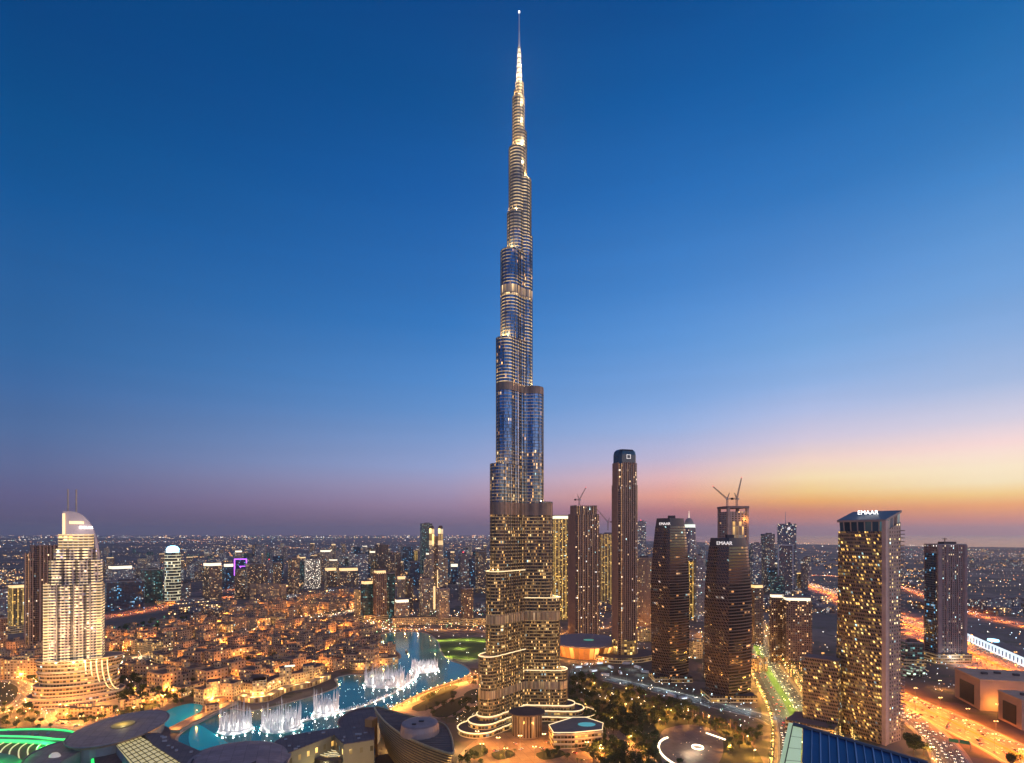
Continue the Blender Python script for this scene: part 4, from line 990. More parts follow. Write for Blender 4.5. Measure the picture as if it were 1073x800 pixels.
for i, (x, yb) in enumerate(spots):
    k = RN.randrange(len(protos)); Y = dep(yb); hgt = RN.uniform(35, 130 if x > 250 else 70) 
    if x > 600: hgt *= .9
    ytop = HY - (hgt-CH)*F/Y
    sc_ = (RN.uniform(.8, 1.5), RN.uniform(.8, 1.3), hgt/100)
    if k not in first:
        m, mats = protos[k]; o = m.build('distant_tower', mats, loc=(at(x, Y), Y, 0), rot=RN.uniform(-.6, .6)); first[k] = o
        tag(o, 'small distant tower in the hazy city behind', 'tower', 'distant towers in the haze')
    else:
        o = first[k].copy(); COL.objects.link(o); o.location = (at(x, Y), Y, 0); o.rotation_euler = (0, 0, RN.uniform(-.6, .6))
    o.scale = sc_
# ================================================================ LOW CITY
RN.seed(21)
def near_road(p, extra=0):
    for pts, hw in ROADS:
        for q_ in pts:
            if abs(q_[0]-p[0]) < 90 and abs(q_[1]-p[1]) < 90:
                pass
        for a, b in zip(pts, pts[1:]):
            dx_, dy_ = b[0]-a[0], b[1]-a[1]; l2 = dx_*dx_+dy_*dy_ or 1
            t = max(0, min(1, ((p[0]-a[0])*dx_+(p[1]-a[1])*dy_)/l2))
            if hypot(p[0]-a[0]-dx_*t, p[1]-a[1]-dy_*t) < hw+extra: return True
    return False
def near_lake(p, r):
    for poly in (LAKE, POOL):
        if inside(p, poly): return True
        for q_ in poly:
            if hypot(p[0]-q_[0], p[1]-q_[1]) < r: return True
    return False
rooft = plain('clay_roof', (.15,.085,.055), .85, vs=.3); parap = plain('sand_parapet', (.36,.22,.13), .85)
def house(kind):
    root = bpy.data.objects.new('sand_house', None); COL.objects.link(root); kids = []
    w_, d = ((26, 15), (22, 18), (30, 14), (18, 16), (24, 20))[kind]; h = (13, 17, 10, 20, 14)[kind]
    m = MB()
    if kind in (0, 4):      # ranges round a small court
        e = 5.5; m.box(0, -d/2+e/2, 0, w_, e, h, 0, 0, 1); m.box(0, d/2-e/2+3, 0, w_, e, h-2.6, 0, 0, 1)
        m.box(-w_/2+e/2, 1.5, 0, e, d-2*e+3, h-1.3, 0, 0, 1); m.box(w_/2-e/2, 1.5, 0, e, d-2*e+3, h-3.6, 0, 0, 1)
    else: m.box(0, 0, 0, w_, d, h, 0, 0, 1)
    if kind not in (3, 0, 4): m.box(w_*.28, d*.72, 0, w_*.44, d*.5, h-3.3, 0, 0, 1)
    kids.append(m.build('walls', [F_SAND if kind % 2 else F_SAND2 if kind == 2 else F_SAND, rooft], root))
    m = MB(); t_ = .7
    for (cx_, cy__, sx, sy) in ((0, -d/2+t_/2, w_, t_), (0, d/2-t_/2, w_, t_), (-w_/2+t_/2, 0, t_, d-2*t_), (w_/2-t_/2, 0, t_, d-2*t_))[:1 if kind in (0, 4) else 4]: m.box(cx_, cy__, h, sx, sy, 1.3)
    kids.append(m.build('parapet', parap, root))
    m = MB(); tx = (-w_*.3, w_*.32, 0, w_*.2, -w_*.33)[kind]
    m.box(tx, d*.12 if kind not in (0, 4) else -d/2+3.2, h, 5.2, 5.2, 5.5, 0, 0, 1); 
    kids.append(m.build('roof_tower', [F_SAND, rooft], root))
    if kind in (1, 4):
        m = MB(); m.box(-w_*.25, -d/2-1.6, 0, w_*.4, 3.2, 5, 0, 0, 1); kids.append(m.build('arcade', [F_SAND2, rooft], root))
    return reg(root, *kids)
HP = [house(k) for k in range(5)]; used = set(); HOUSES = []
HG = {0: 'sand-coloured low houses of the old town', 1: 'sand-coloured low houses at the left edge', 2: 'low houses between the avenue and the towers'}
HL = {0: ['long low sand-coloured house in the old town', 'three-storey sand-coloured house with front arcade in the old town', 'wide two-storey sand house with lit front in the old town', 'tall narrow sand house in the old town', 'broad sand house with arcade and corner roof tower in the old town']}
def place_house(x, y, rot, grp, sc_=1.0, kind=None):
    k = RN.randrange(5) if kind is None else kind
    lab = HL[0][k]
    if grp == 1: lab = lab.replace('in the old town', 'left of the hotel tower')
    if grp == 2: lab = lab.replace('in the old town', 'beyond the lit avenue')
    g = HG[grp]
    if k not in used:
        used.add(k); o = HP[k]; o.location = (x, y, 0); o.rotation_euler = (0, 0, rot); o['category'] = 'house'; o['label'] = lab; o['group'] = g
        o.scale = (sc_, sc_, sc_)
    else: o = copy_tree(HP[k], (x, y, 0), rot, scale=sc_, label=lab, group=g); o['category'] = 'house'
    HOUSES.append((x, y)); return o
OLD = [gp(*p) for p in [(112,712),(135,690),(180,684),(240,670),(300,661),(350,652),(392,664),(398,684),(386,700),(352,703),(330,713),(290,728),(240,735),(205,735),(175,728),(150,705),(125,716)]]
LEFTH = [gp(*p) for p in [(-20,700),(-20,684),(50,684),(50,706),(30,708)]]
BEY = [gp(*p) for p in [(112,690),(118,668),(200,655),(240,640),(300,632),(375,626),(375,638),(340,643),(300,651),(262,660),(205,671),(150,684)]]
SOUK = [gp(*p) for p in [(340,700),(356,684),(385,678),(414,688),(424,692),(404,698),(384,706),(366,706)]]
cnt = 0
for poly, st, ang, grp, sc0 in ((OLD, 41, -.42, 0, 1.28), (BEY, 46, -.5, 2, 1.35), (LEFTH, 34, .2, 1, 1.1), (SOUK, 31, -.2, 0, 1.1)):
    xs_ = [p[0] for p in poly]; ys_ = [p[1] for p in poly]; c, s_ = cos(ang), sin(ang)
    R_ = max(max(xs_)-min(xs_), max(ys_)-min(ys_)); mx, my = (max(xs_)+min(xs_))/2, (max(ys_)+min(ys_))/2
    n = int(R_/st)+1
    for i in range(-n, n+1):
        for j in range(-n, n+1):
            x = mx + (i*st)*c - (j*st*.9)*s_ + RN.uniform(-4, 4); y = my + (i*st)*s_ + (j*st*.9)*c + RN.uniform(-4, 4)
            if not inside((x, y), poly) or near_road((x, y), 12) or near_lake((x, y), 16): continue
            if RN.random() < .10 or cnt > 330: continue
            cnt += 1; place_house(x, y, ang + RN.choice([0, pi/2, 0, pi]) + RN.uniform(-.25, .25), grp, sc0*RN.uniform(.85, 1.15))
print('houses', cnt)
# larger tan blocks
def block(px0, px1, yt, yb, rot, label, mat=F_SAND, dp=.5, name='tan_block'):
    Y = dep(yb); xc = (px0+px1)/2; wd = (px1-px0)*Y/F*.92; d = wd*dp; Yc = Y+d*.5; h = zt(yt, Yc)
    g = thing(name, (at(xc, Yc), Yc, 0), rot, label=label, cat='building')
    m = MB(); m.box(0, 0, 0, wd, d, h, 0, 0, 1)
    for k in (-1, 1): m.box(k*wd*.36, -d/2-2, 0, wd*.2, 4, h+2.5, 0, 0, 1)
    m.build('walls', [mat, rooft], g)
    m = MB(); m.box(0, 0, h, wd*.3, d*.4, 4, 0, 0, 1); m.build('roof_house', [mat, roofm], g)
    return g
block(233, 270, 646, 662, -.3, 'large tan block of flats above the lit avenue', dp=.35)
block(214, 232, 640, 655, -.3, 'brown low block left of the large tan block', F_BRN, .6)
block(372, 392, 618, 645, -.1, 'tan mid-rise block glowing orange behind the crescent road', F_SAND2, .7)
block(262, 300, 612, 629, -.1, 'wide brown block behind the old town, beside the orange road', F_SAND, .3)
block(138, 172, 672, 686, -.4, 'tan arcaded block left beyond the avenue', F_SAND2, .35)
block(128, 150, 733, 743, .25, 'low flat pavilion on the terrace right of the hotel podium', F_SAND2, .4, 'pavilion')
block(150, 170, 729, 737, .3, 'long low pavilion with lit front beside the blue dome', F_SAND2, .35, 'pavilion')
block(64, 116, 741, 752, .05, 'pale retaining building below the hotel drum', F_SAND2, .22, 'podium_building')
block(722, 741, 672, 690, .1, 'low amber-lit block in the gap between the two lattice towers', F_SAND2, .6, 'low_block')
block(668, 684, 660, 672, .1, 'low lit block beyond the tallest brown slab', F_SAND2, .5, 'low_block')
block(752, 785, 652, 664, .2, 'long low block behind the right lattice tower', F_SAND, .4, 'low_block')
block(788, 802, 690, 704, .5, 'small lit corner block at the left kerb of the boulevard', F_SAND2, .6, 'low_block')
block(826, 850, 668, 686, -.6, 'low terraced block at the foot of the lit-crown pair', F_SAND2, .5, 'low_block')
block(946, 966, 700, 710, .3, 'flat-roofed block between the lone slab and the lower carriageway', F_OFF, .5, 'low_block')
block(900, 940, 606, 614, .1, 'long low block by the interchange left of the lone slab', F_GRY, .3, 'low_block')
block(1020, 1066, 628, 640, .1, 'wide low warehouse beyond the highway at the right', F_GRY, .4, 'warehouse')
block(-4, 48, 690, 712, .1, 'long ribbed tan block at the foot of the brown towers', F_SAND2, .28)
# bright hotel along the quay: a curved bar
quay = smooth([gp(*p) for p in [(222,741),(244,735),(262,738),(284,735),(303,726),(326,721),(348,712)]], 5)
g = thing('waterfront_hotel', (*quay[15], 0), 0, label='long curved waterfront hotel glowing gold along the quay behind the fountains', cat='hotel')
ox, oy = quay[15]
def bar(mb, pts, d0, d1, z0, z1, m=0, mt=1):
    a, b = offset(pts, d0), offset(pts, d1); po = [(x-ox, y-oy) for x, y in a] + [(x-ox, y-oy) for x, y in b[::-1]]
    mb.prism(ccw(po), z0, z1, m, mt)
m = MB(); bar(m, quay, 14, 32, 0, 19); m.build('main_wing', [F_SAND2, rooft], g)
m = MB(); bar(m, quay, 2, 13.9, 0, 7); m.build('terrace', [facade('arches', (.5,.3,.14), (.3,.15,.05), 5, 7, .6, .7, .8, GOLD, .9, spread=0), paving], g)
m = MB(); bar(m, quay, 13.6, 14.6, 19, 20.4, 0, 0); m.build('cornice', parap, g)
for k in (3, 9, 15, 21, 27):
    x, y = offset(quay, 20)[k]; m = MB(); m.box(x-ox, y-oy, 0, 15, 17, 26 if k != 21 else 30, .35, 0, 1); m.build('pavilion', [F_SAND2, rooft], g)
x, y = offset(quay, 20)[22]
m = MB(); m.box(x-ox, y-oy-8, 30.5, 13, 1, 2.2, .35); m.build('lit_roof_sign', L_WHITE, g)
for k in range(1, len(quay)-1, 3):
    x, y = offset(quay, 6)[k]; light('facade_uplight', (x-ox, y-oy, 9.0), 6500, (1,.62,.22), g, .6)
# souk buildings on the point
for (px, py, lb, w_, d, h) in ((402,696,'curved sand pavilion at the tip of the island beside the lake',46,26,12), (378,700,'round sand building on the island quay',34,30,11), (352,697,'sand hall with a bright gate on the island',40,24,14), (344,676,'flat-roofed gold-lit hall in the souk',60,20,15), (384,668,'sand tower block at the north end of the island',26,22,22)):
    X_, Y0 = gp(px, py); g = thing('souk_hall', (X_, Y0, 0), .2, label=lb, cat='building')
    m = MB(); m.prism(ell(0, 0, w_/2, d/2, 20) if 'round' in lb or 'curved' in lb else rect(0, 0, w_, d), 0, h, 0, 1); m.build('walls', [F_SAND2, rooft], g)
    m = MB(); m.box(0, 0, h, w_*.3, d*.4, 5, 0, 0, 1); m.build('roof_tower', [F_SAND, rooft], g)
    light('wall_light', (0, -d/2-6, 5), 7000, AMBER, g)
# white jewel box: long curved arcade behind the crescent
cr = smooth([gp(*p) for p in [(412,656),(440,655),(480,655),(508,656)]], 6); ox, oy = cr[8]
g = thing('crescent_arcade', (ox, oy, 0), 0, label='long low crescent arcade glowing orange at the far end of the lake', cat='building')
m = MB(); bar(m, cr, 8, 30, 0, 16); m.build('arcade_wing', [F_SAND2, rooft], g)

# ================================================================ LAMPS
def gem(mb, x, y, z, r, m):
    P = [(x+r, y, z), (x, y+r, z), (x-r, y, z), (x, y-r, z), (x, y, z+r), (x, y, z-r)]; b = len(mb.v); mb.v += P
    for f in ((0,1,4),(1,2,4),(2,3,4),(3,0,4),(1,0,5),(2,1,5),(3,2,5),(0,3,5)): mb.f.append(tuple(b+i for i in f)); mb.m.append(m); mb.uv.append([(0, 0)]*3)
fl = [lamp_mat('far_orange', (1,.38,.10), 5), lamp_mat('far_amber', (1,.62,.26), 5), lamp_mat('far_white', (1,.88,.72), 6), lamp_mat('far_ice', (.65,.85,1), 5), lamp_mat('far_green', (.3,1,.5), 3)]
polem = plain('lamp_pole', (.25,.24,.22), .5, .5)
LT = {}
def lamp_proto(kind):
    col, P, h, lm = {'sod': (SODIUM, 170000, 16, L_SOD), 'amb': (AMBER, 30000, 8, L_AMB), 'ambh': (AMBER, 22000, 11, L_AMB), 'ice': (ICE, 5000, 9, L_ICE),
               'grn': ((.35,1,.45), 26000, 9, lamp_mat('pale_green', (.6,1,.6), 4)), 'wht': (WHITE, 60000, 9, lamp_mat('warm_white', (1,.82,.42), 12)),
               'gld': ((1,.50,.08), 11000, 8, L_AMB), 'blv': ((.75,.78,.25), 26000, 11, lamp_mat('pale_yellow', (1,.95,.55), 5))}[kind]
    m = MB(); m.tube([(0, 0, 0), (0, 0, h)], .16, 0, 6, .1); m.tube([(0, 0, h), (1.4, 0, h+.35)], .09, 0, 5)
    if kind in ('sod', 'ambh', 'blv', 'wht'): m.tube([(0, 0, h), (-1.4, 0, h+.35)], .09, 0, 5)
    root = m.build('street_lamp', polem); s_ = .62 if kind != 'sod' else .9
    m = MB(); m.loft([[(x, y, z) for x, y in ell(1.4, 0, r, r*.8, 8)] for z, r in ((h-.1, s_*.6), (h+.25, s_), (h+.6, s_*.5))], 0, 0, True, True)
    hd = m.build('lamp_head', lm, root)
    k = [hd]
    if kind in ('sod', 'ambh', 'blv', 'wht'):
        m = MB(); m.loft([[(x, y, z) for x, y in ell(-1.4, 0, r, r*.8, 8)] for z, r in ((h-.1, s_*.6), (h+.25, s_), (h+.6, s_*.5))], 0, 0, True, True); k.append(m.build('lamp_head', lm, root))
    spot = kind in ('sod', 'blv', 'wht', 'ice', 'grn')
    sl_ = bpy.data.lights.new('lamp_light', 'SPOT' if spot else 'POINT'); sl_.energy = P; sl_.color = col; sl_.shadow_soft_size = .5; 
    if spot: sl_.spot_size = radians(165); sl_.spot_blend = .5
    lo_ = bpy.data.objects.new('lamp_light', sl_); COL.objects.link(lo_); lo_.location = (0, 0, h-.9); lo_.parent = root; k.append(lo_); reg(root, *k)
    return root
NL = [0]; LAMPS = []
LQ = []
def lamp(kind, x, y, rot, label, group): LQ.append((y, kind, x, rot, label, group))
def place_lamps():
    LQ.sort(key=lambda q_: q_[0]); pm = MB(); par = None; rest = []
    for i, (y, kind, x, rot, label, group) in enumerate(LQ):
        if kind not in LT:
            o = lamp_proto(kind); LT[kind] = o; o.location = (x, y, 0); o.rotation_euler = (0, 0, rot); tag(o, label, 'street lamp', group); NL[0] += 1
        elif NL[0] < 290:
            o = copy_tree(LT[kind], (x, y, 0), rot, label=label, group=group); o['category'] = 'street lamp'; NL[0] += 1
        else:
            h = {'sod': 16, 'amb': 8, 'ambh': 11}.get(kind, 9); k = {'sod': 0, 'amb': 1, 'ambh': 1, 'gld': 1, 'ice': 3, 'wht': 2, 'blv': 2, 'grn': 4}[kind]
            pm.tube([(x, y, 0), (x, y, h)], .16, 5, 4); gem(pm, x, y, h+.5, .8 if kind == 'sod' else .6, k); rest.append((x, y, h, kind))
    o = pm.build('more_street_lamps', fl+[polem], kind='stuff', label='remaining small street lamps of the far streets')
    for x, y, h, kind in rest:
        pr = [c for c in LT[kind].children if c.type == 'LIGHT'][0].data
        l_ = bpy.data.objects.new('lamp_light', pr); COL.objects.link(l_); l_.location = (x, y, h-.9); l_.parent = o
def lamprow(kind, pts, step, off, label, group, ymax=1e9, ymin=0, start=0, xmax=1e9):
    for x, y, h in along(pts, step, start):
        for o_ in (off if isinstance(off, (list, tuple)) else [off]):
            X_, Y_2 = x-sin(h)*o_, y+cos(h)*o_
            if ymin < Y_2 < ymax and X_ < xmax and abs(X_) < Y_2*.93+30: lamp(kind, X_, Y_2, h+pi/2, label, group)
lamprow('sod', HWY, 46, [0], 'tall twin orange lamp on the wide highway', 'highway lamps', 3000, start=20)
lamprow('sod', HWY, 85, [-40, 40], 'tall orange lamp at the edge of the wide highway', 'highway edge lamps', 1900, start=40)
lamprow('sod', LOW, 42, [-15, 15], 'orange street lamp on the lower dual carriageway', 'dual carriageway lamps', start=8)
lamprow('ambh', JAM, 34, [-15], 'lamp beside the traffic-filled slip road', 'slip road lamps')
lamprow('blv', BLV, 30, [0], 'twin lamp on the green median of the boulevard', 'boulevard median lamps', 1500)
lamprow('gld', BLV, 24, [29], 'golden lamp at the boulevard kerb', 'boulevard kerb lamps', 1300)
lamprow('gld', BLV, 24, [-29], 'golden lamp at the right boulevard kerb', 'right boulevard kerb lamps', 1300)
lamprow('wht', AVE, 34, [15], 'white-yellow lamp along the old town avenue', 'avenue lamps', 1800)
lamprow('ambh', CRS, 30, [11], 'amber lamp along the crescent road', 'crescent road lamps', 2000)
lamprow('sod', WST, 70, [0], 'orange lamp on the road left of the round tower', 'west highway lamps')
lamprow('sod', BAK, 90, [0], 'orange lamp on the road behind the business towers', 'back highway lamps')
lamprow('sod', INT, 75, [0], 'orange lamp on the interchange ramp', 'interchange lamps')
lamprow('ice', CNT, 26, [11], 'blue-white lamp by the construction road', 'construction road lamps')
lamprow('amb', LFT, 24, [9], 'amber lamp on the winding road at the left edge', 'winding road lamps')
lamprow('amb', LF2, 26, [8], 'amber lamp on the hotel approach', 'approach lamps')
for px, py in [(650,650),(672,652),(690,656),(735,668),(730,690),(745,700),(760,680),(792,694),(640,672),(660,680),(780,664),(706,664)]: lamp('ambh', *gp(px, py), 0, 'amber lamp in the streets between the dark towers', 'tower street lamps')
RN.seed(31)
prom = smooth([gp(*p) for p in [(398,752),(425,738),(452,726),(480,716),(500,708),(520,704)]], 5)
for x, y, h in along(prom, 15): lamp('amb', x+3*sin(h), y-3*cos(h), h, 'low amber lamp on the lakeside promenade', 'promenade lamps')
k = 0; RN.shuffle(HOUSES)
for x, y in HOUSES:
    if k > 190: break
    if RN.random() < .9: k += 1; lamp('amb', x+RN.choice([-1, 1])*RN.uniform(14, 17), y-RN.uniform(13, 17), RN.uniform(0, 6), 'amber lane lamp among the old town houses', 'old town lane lamps')
for x, y in [gp(*p) for p in [(120,662),(134,664),(150,660),(165,656),(128,670),(172,650)]]: lamp('grn', x, y, 0, 'green-white floodlight over the open lot', 'lot floodlights')
for x, y in [gp(*p) for p in [(460,672),(475,671),(490,671),(505,672),(456,682),(470,689),(490,691),(508,686),(482,680)]]: lamp('blv', x, y, 0, 'lamp on the far edge of the bright lawn', 'lawn lamps')
for x, y in [gp(*p) for p in [(500,778),(522,785),(545,783),(570,781),(596,782),(615,790),(630,797),(560,795),(530,797),(505,792)]]: lamp('ambh', x, y, 0, 'amber lamp on the entrance plaza', 'plaza lamps')
for x, y in [gp(*p) for p in [(610,712),(622,722),(640,733),(655,745),(668,738),(684,748),(640,760),(612,745),(660,780),(690,762),(702,752),(720,752),(742,758),(762,767),(782,780),(764,790),(790,795),(655,728),(628,790),(676,795)]]: lamp('amb', x, y, 0, 'warm lamp on a path in the dark park', 'park lamps')
for x, y in [gp(*p) for p in [(605,690),(618,702),(634,700),(650,712),(662,702),(672,708),(600,703),(700,724),(735,736),(778,745),(684,713)]]: lamp('ice', x, y, 0, 'blue-white floodlight on the building site', 'site floodlights')
for x, y in [gp(*p) for p in [(1020,738),(1045,748),(1068,752),(985,722),(1010,726)]]: lamp('ambh', x, y, 0, 'lamp on the side street by the tan hall', 'side street lamps')
for x, y in [gp(*p) for p in [(8,752),(30,750),(48,755),(16,760),(70,748),(92,746),(122,752),(140,748),(158,740),(172,735),(205,752),(228,741)]]: lamp('amb', x, y, 0, 'amber lamp on the terrace below the hotel tower', 'terrace lamps')


# ================================================================ FAR CITY (beyond counting)
RN.seed(41)
mb = MB()
def put(x, y, k, b=1.0):
    if (x > 7000 and y > 7600) or (x > 3700 and y > 15000): return
    if y < 1300 and (near_lake((x, y), 5)): return
    gem(mb, x, y, 9, y*.00050*b*(RN.random()**2.2+.28), k)
# lines of street lamps in the distance, seen as strings
for i in range(420):
    px = RN.uniform(-200, 1300); py = HY + 4.0 + 62*RN.random()**1.7
    if px > 850 and py < 573: py += 14
    x, y = gp(px, py); a = RN.choice([.05, .25, -.2, 1.2, -1.0, .6, -.04]) + RN.uniform(-.1, .1); n = RN.randint(8, 40); st = RN.uniform(.012, .03)*y*RN.uniform(.5, 1.2)*.6
    c = RN.choices([0, 1, 2, 3, 4], [5, 6, 3, 1, .5])[0]
    for j in range(n): put(x+j*st*cos(a)+RN.uniform(-1, 1)*st*.2, y+j*st*sin(a), c, .8)
# scattered
for i in range(3300):
    px = RN.uniform(-250, 1320); py = HY + 3.2 + 85*RN.random()**1.9
    if noise.noise(Vector((px*.016, py*.10, 3))) < .05: continue
    if px > 840 and py < 572: continue
    x, y = gp(px, py)
    if px > 830 and py > 612 : continue
    put(x, y, RN.choices([0, 1, 2, 3, 4], [4, 6, 4, 1.4, .6])[0], 1.0)
# horizon strings
for i in range(800):
    px = RN.uniform(-300, 830); x, y = gp(px, HY + RN.choice([2.6, 3.0, 4.2, 4.4]) + RN.uniform(-.12, .12)); put(x, y, RN.choice([0, 0, 1, 1, 2]), 1.9)
# bright low signs of shops and yards
mb.build('far_city_lights', fl, kind='stuff', label='countless orange and white lamps of the far districts out to the horizon')
mb = MB()
for i in range(4200):
    px = RN.uniform(-250, 1320); py = HY + 8 + 78*RN.random()**1.2
    if noise.noise(Vector((px*.011, py*.07, 8))) < -.05: continue
    x, y = gp(px, py)
    if y < 1500 or near_road((x, y), 25): continue
    if 430 < px < 1000 and y < 1400: continue
    if (x > 6500 and y > 7600): continue
    mb.box(x, y, 0, RN.uniform(14, 60), RN.uniform(14, 40), RN.uniform(6, 22), RN.uniform(0, 1.5), RN.choice([0, 0, 1]), 2, False)
mb.build('far_low_buildings', [facade('far_walls', (.22,.16,.13), (.05,.03,.03), 6, 4.5, .6, .5, .16, WARM, 2.2), F_GRY, roofm], kind='stuff', label='carpet of low flat-roofed buildings in the far districts')
# small lights in gardens and windows between the near buildings
mb = MB(); RN.seed(43)
def zone(poly_px, n, kinds, z=5, r=.55, keep=None):
    poly = [gp(*p) for p in poly_px]; xs_ = [p[0] for p in poly_px]; ys_ = [p[1] for p in poly_px]; pp = poly_px
    for i in range(n):
        px, py = RN.uniform(min(xs_), max(xs_)), RN.uniform(min(ys_), max(ys_))
        if not inside((px, py), pp): continue
        x, y = gp(px, py)
        if near_lake((x, y), 2): continue
        gem(mb, x, y, RN.uniform(1, z), r*(y/900)*(.4+RN.random()), RN.choice(kinds))
zone([(100,715),(135,660),(240,640),(390,640),(400,690),(330,712),(240,732),(130,735)], 1500, [0, 1, 1, 1, 2])
zone([(380,640),(520,640),(520,662),(380,664)], 420, [0, 1, 1, 2, 2, 4, 0, 3])
zone([(-20,690),(45,690),(50,750),(-20,750)], 200, [1, 1, 2])
zone([(622,640),(700,640),(800,655),(800,700),(620,690)], 420, [0, 1, 1, 1, 2, 3], 6, .5)
zone([(940,690),(1016,700),(1016,735),(960,725)], 70, [0, 1, 2, 3], 4, .4)
zone([(850,600),(1073,600),(1073,650),(900,640)], 260, [0, 0, 1, 2], 6, .5)
zone([(600,690),(700,712),(800,745),(790,770),(700,750),(600,730)], 260, [1, 2, 3, 3, 4, 2])
zone([(600,715),(700,735),(760,770),(740,820),(620,820),(600,770)], 150, [1, 1, 2], 3, .35)
zone([(780,630),(805,630),(880,760),(830,760)], 500, [1, 1, 1, 2], 10, .6)
zone([(840,640),(960,690),(960,740),(860,700)], 120, [0, 1, 2])
zone([(1010,640),(1090,660),(1090,690),(1010,668)], 60, [2, 3, 0])
zone([(380,728),(520,696),(520,712),(470,725),(400,752)], 260, [0, 1, 2, 3, 4], 4, .4)
zone([(480,735),(500,725),(505,760),(478,765)], 60, [1, 2], 4, .4)
mb.build('garden_lights', fl, kind='stuff', label='countless small garden and terrace lights between the buildings')

# ================================================================ TREES
barkm = plain('bark', (.12,.08,.05), .9); leafm = plain('leaves', (.045,.07,.02), .8, vs=.6, var=.7)
palml = plain('palm_leaf', (.07,.10,.03), .7, vs=.6, var=.6)
def leafy(seed, R_=5, H=9, n=420):
    r = random.Random(seed); m = MB(); m.tube([(0, 0, 0), (.2, .1, H*.3), (.1, .2, H*.55)], .35, 0, 6, .2)
    lumps = [(r.uniform(-.5, .5)*R_, r.uniform(-.5, .5)*R_, H*r.uniform(.5, .85), R_*r.uniform(.35, .6)) for _ in range(6)]
    for l in lumps: m.tube([(.1, .2, H*.4), (l[0]*.6, l[1]*.6, l[2]*.9)], .14, 0, 4, .05)
    root = m.build('broadleaf_tree', barkm); m = MB()
    for i in range(n):
        l = lumps[i % 6]; v = Vector((r.gauss(0, 1), r.gauss(0, 1), r.gauss(0, .8))).normalized()*l[3]*r.uniform(.65, 1.08)
        c = Vector(l[:3])+v; a = Vector((r.gauss(0, 1), r.gauss(0, 1), r.gauss(0, .5))).normalized()*r.uniform(.4, .75); b = a.cross(Vector((r.gauss(0, 1), r.gauss(0, 1), r.gauss(0, 1)))).normalized()*r.uniform(.3, .6)
        m.face([c-a, c-b*.8, c+a, c+b])
    return reg(root, m.build('crown', leafm, root))
def palm(seed, H=8, lit=False):
    r = random.Random(seed); m = MB(); m.tube([(0, 0, 0), (.15, 0, H*.5), (.05, .1, H)], .32, 0, 6, .24)
    root = m.build('palm_tree', barkm); kids = []; m = MB()
    for k in range(15):
        a = 2*pi*k/15+r.uniform(-.15, .15); el_ = r.uniform(-.1, .9); p0 = Vector((.05, .1, H)); prev = None
        for j in range(6):
            t = j/5; rad = 3.3*t; z = H + 1.9*sin(el_)*t*1.6 - 2.4*t*t; c = Vector((cos(a)*rad, sin(a)*rad, z)); wv = Vector((-sin(a), cos(a), -.35))*(.55*(1-t*.8)); 
            q_ = (c-wv, c, c+Vector((sin(a), -cos(a), -.35))*(.55*(1-t*.8)))
            if prev: m.face([prev[0], q_[0], q_[1], prev[1]]); m.face([prev[1], q_[1], q_[2], prev[2]])
            prev = q_
    kids.append(m.build('crown', palml, root))
    if lit:
        m = MB()
        for j in range(7): z = .8+j*(H-1.2)/7; pts = [(cos(t)*.42, sin(t)*.42, z+t*.12) for t in [i*pi/3 for i in range(7)]]; m.tube(pts, .09, 0, 3)
        kids.append(m.build('string_lights', lamp_mat('fairy', (1,.62,.16), 7), root))
    return reg(root, *kids)
TP = [leafy(1), leafy(2, 6, 11), leafy(3, 4, 8)]; PP = [palm(4), palm(5, 10)]; PL = [palm(6, 9, True), palm(7, 11, True)]; tused = set()
TQ = []
def plant(proto, x, y, label, group, sc_=1.0, cat='tree', z=0.0): TQ.append((y/sc_, proto, x, y, label, group, sc_, cat, RN.uniform(0, 6.28)))
def place_trees():
    TQ.sort(key=lambda q_: q_[0]); n = {}; tm = MB()
    for _, proto, x, y, label, group, sc_, cat, rot in TQ:
        k = proto.name.split('.')[0]; n[k] = n.get(k, 0)+1
        if proto.name not in tused:
            tused.add(proto.name); proto.location = (x, y, 0); proto.scale = (sc_,)*3; tag(proto, label, cat, group)
        elif n[k] <= 288: o = copy_tree(proto, (x, y, 0), rot, scale=sc_, label=label, group=group); o['category'] = cat
        else:
            c, s_ = cos(rot)*sc_, sin(rot)*sc_
            for ob, mi in ((proto, 0), (proto.children[0], 1)):
                me = ob.data; b = len(tm.v); tm.v += [(x+v.co.x*c-v.co.y*s_, y+v.co.x*s_+v.co.y*c, v.co.z*sc_) for v in me.vertices]
                for p_ in me.polygons: tm.f.append(tuple(b+i for i in p_.vertices)); tm.m.append(mi); tm.uv.append([(0, 0)]*len(p_.vertices))
    if tm.f: tm.build('far_trees', [barkm, leafm], kind='stuff', label='remaining small trees in the far gardens and lanes')
RN.seed(51)
def scatter(poly_px, n, protos, label, group, smin=.8, smax=1.3, dmin=5, avoid=True):
    xs_ = [p[0] for p in poly_px]; ys_ = [p[1] for p in poly_px]; done = []; tries = 0
    while len(done) < n and tries < n*25:
        tries += 1; px, py = RN.uniform(min(xs_), max(xs_)), RN.uniform(min(ys_), max(ys_))
        if not inside((px, py), poly_px): continue
        x, y = gp(px, py)
        if avoid and (near_road((x, y), -2) or near_lake((x, y), 5) or inside((x, y), RND)): continue
        if any(hypot(x-a, y-b) < dmin for a, b in done): continue
        if any(hypot(x-a, y-b) < 13 for a, b in HOUSES): continue
        done.append((x, y)); plant(RN.choice(protos), x, y, label, group, RN.uniform(smin, smax))
PARK = [(598,715),(612,712),(640,722),(700,735),(735,747),(728,756),(700,760),(688,772),(690,800),(700,830),(640,830),(606,775),(636,770),(600,745)]
scatter(PARK, 190, TP, 'dark leafy tree in the park right of the needle', 'park trees', .8, 1.35, 6.5)
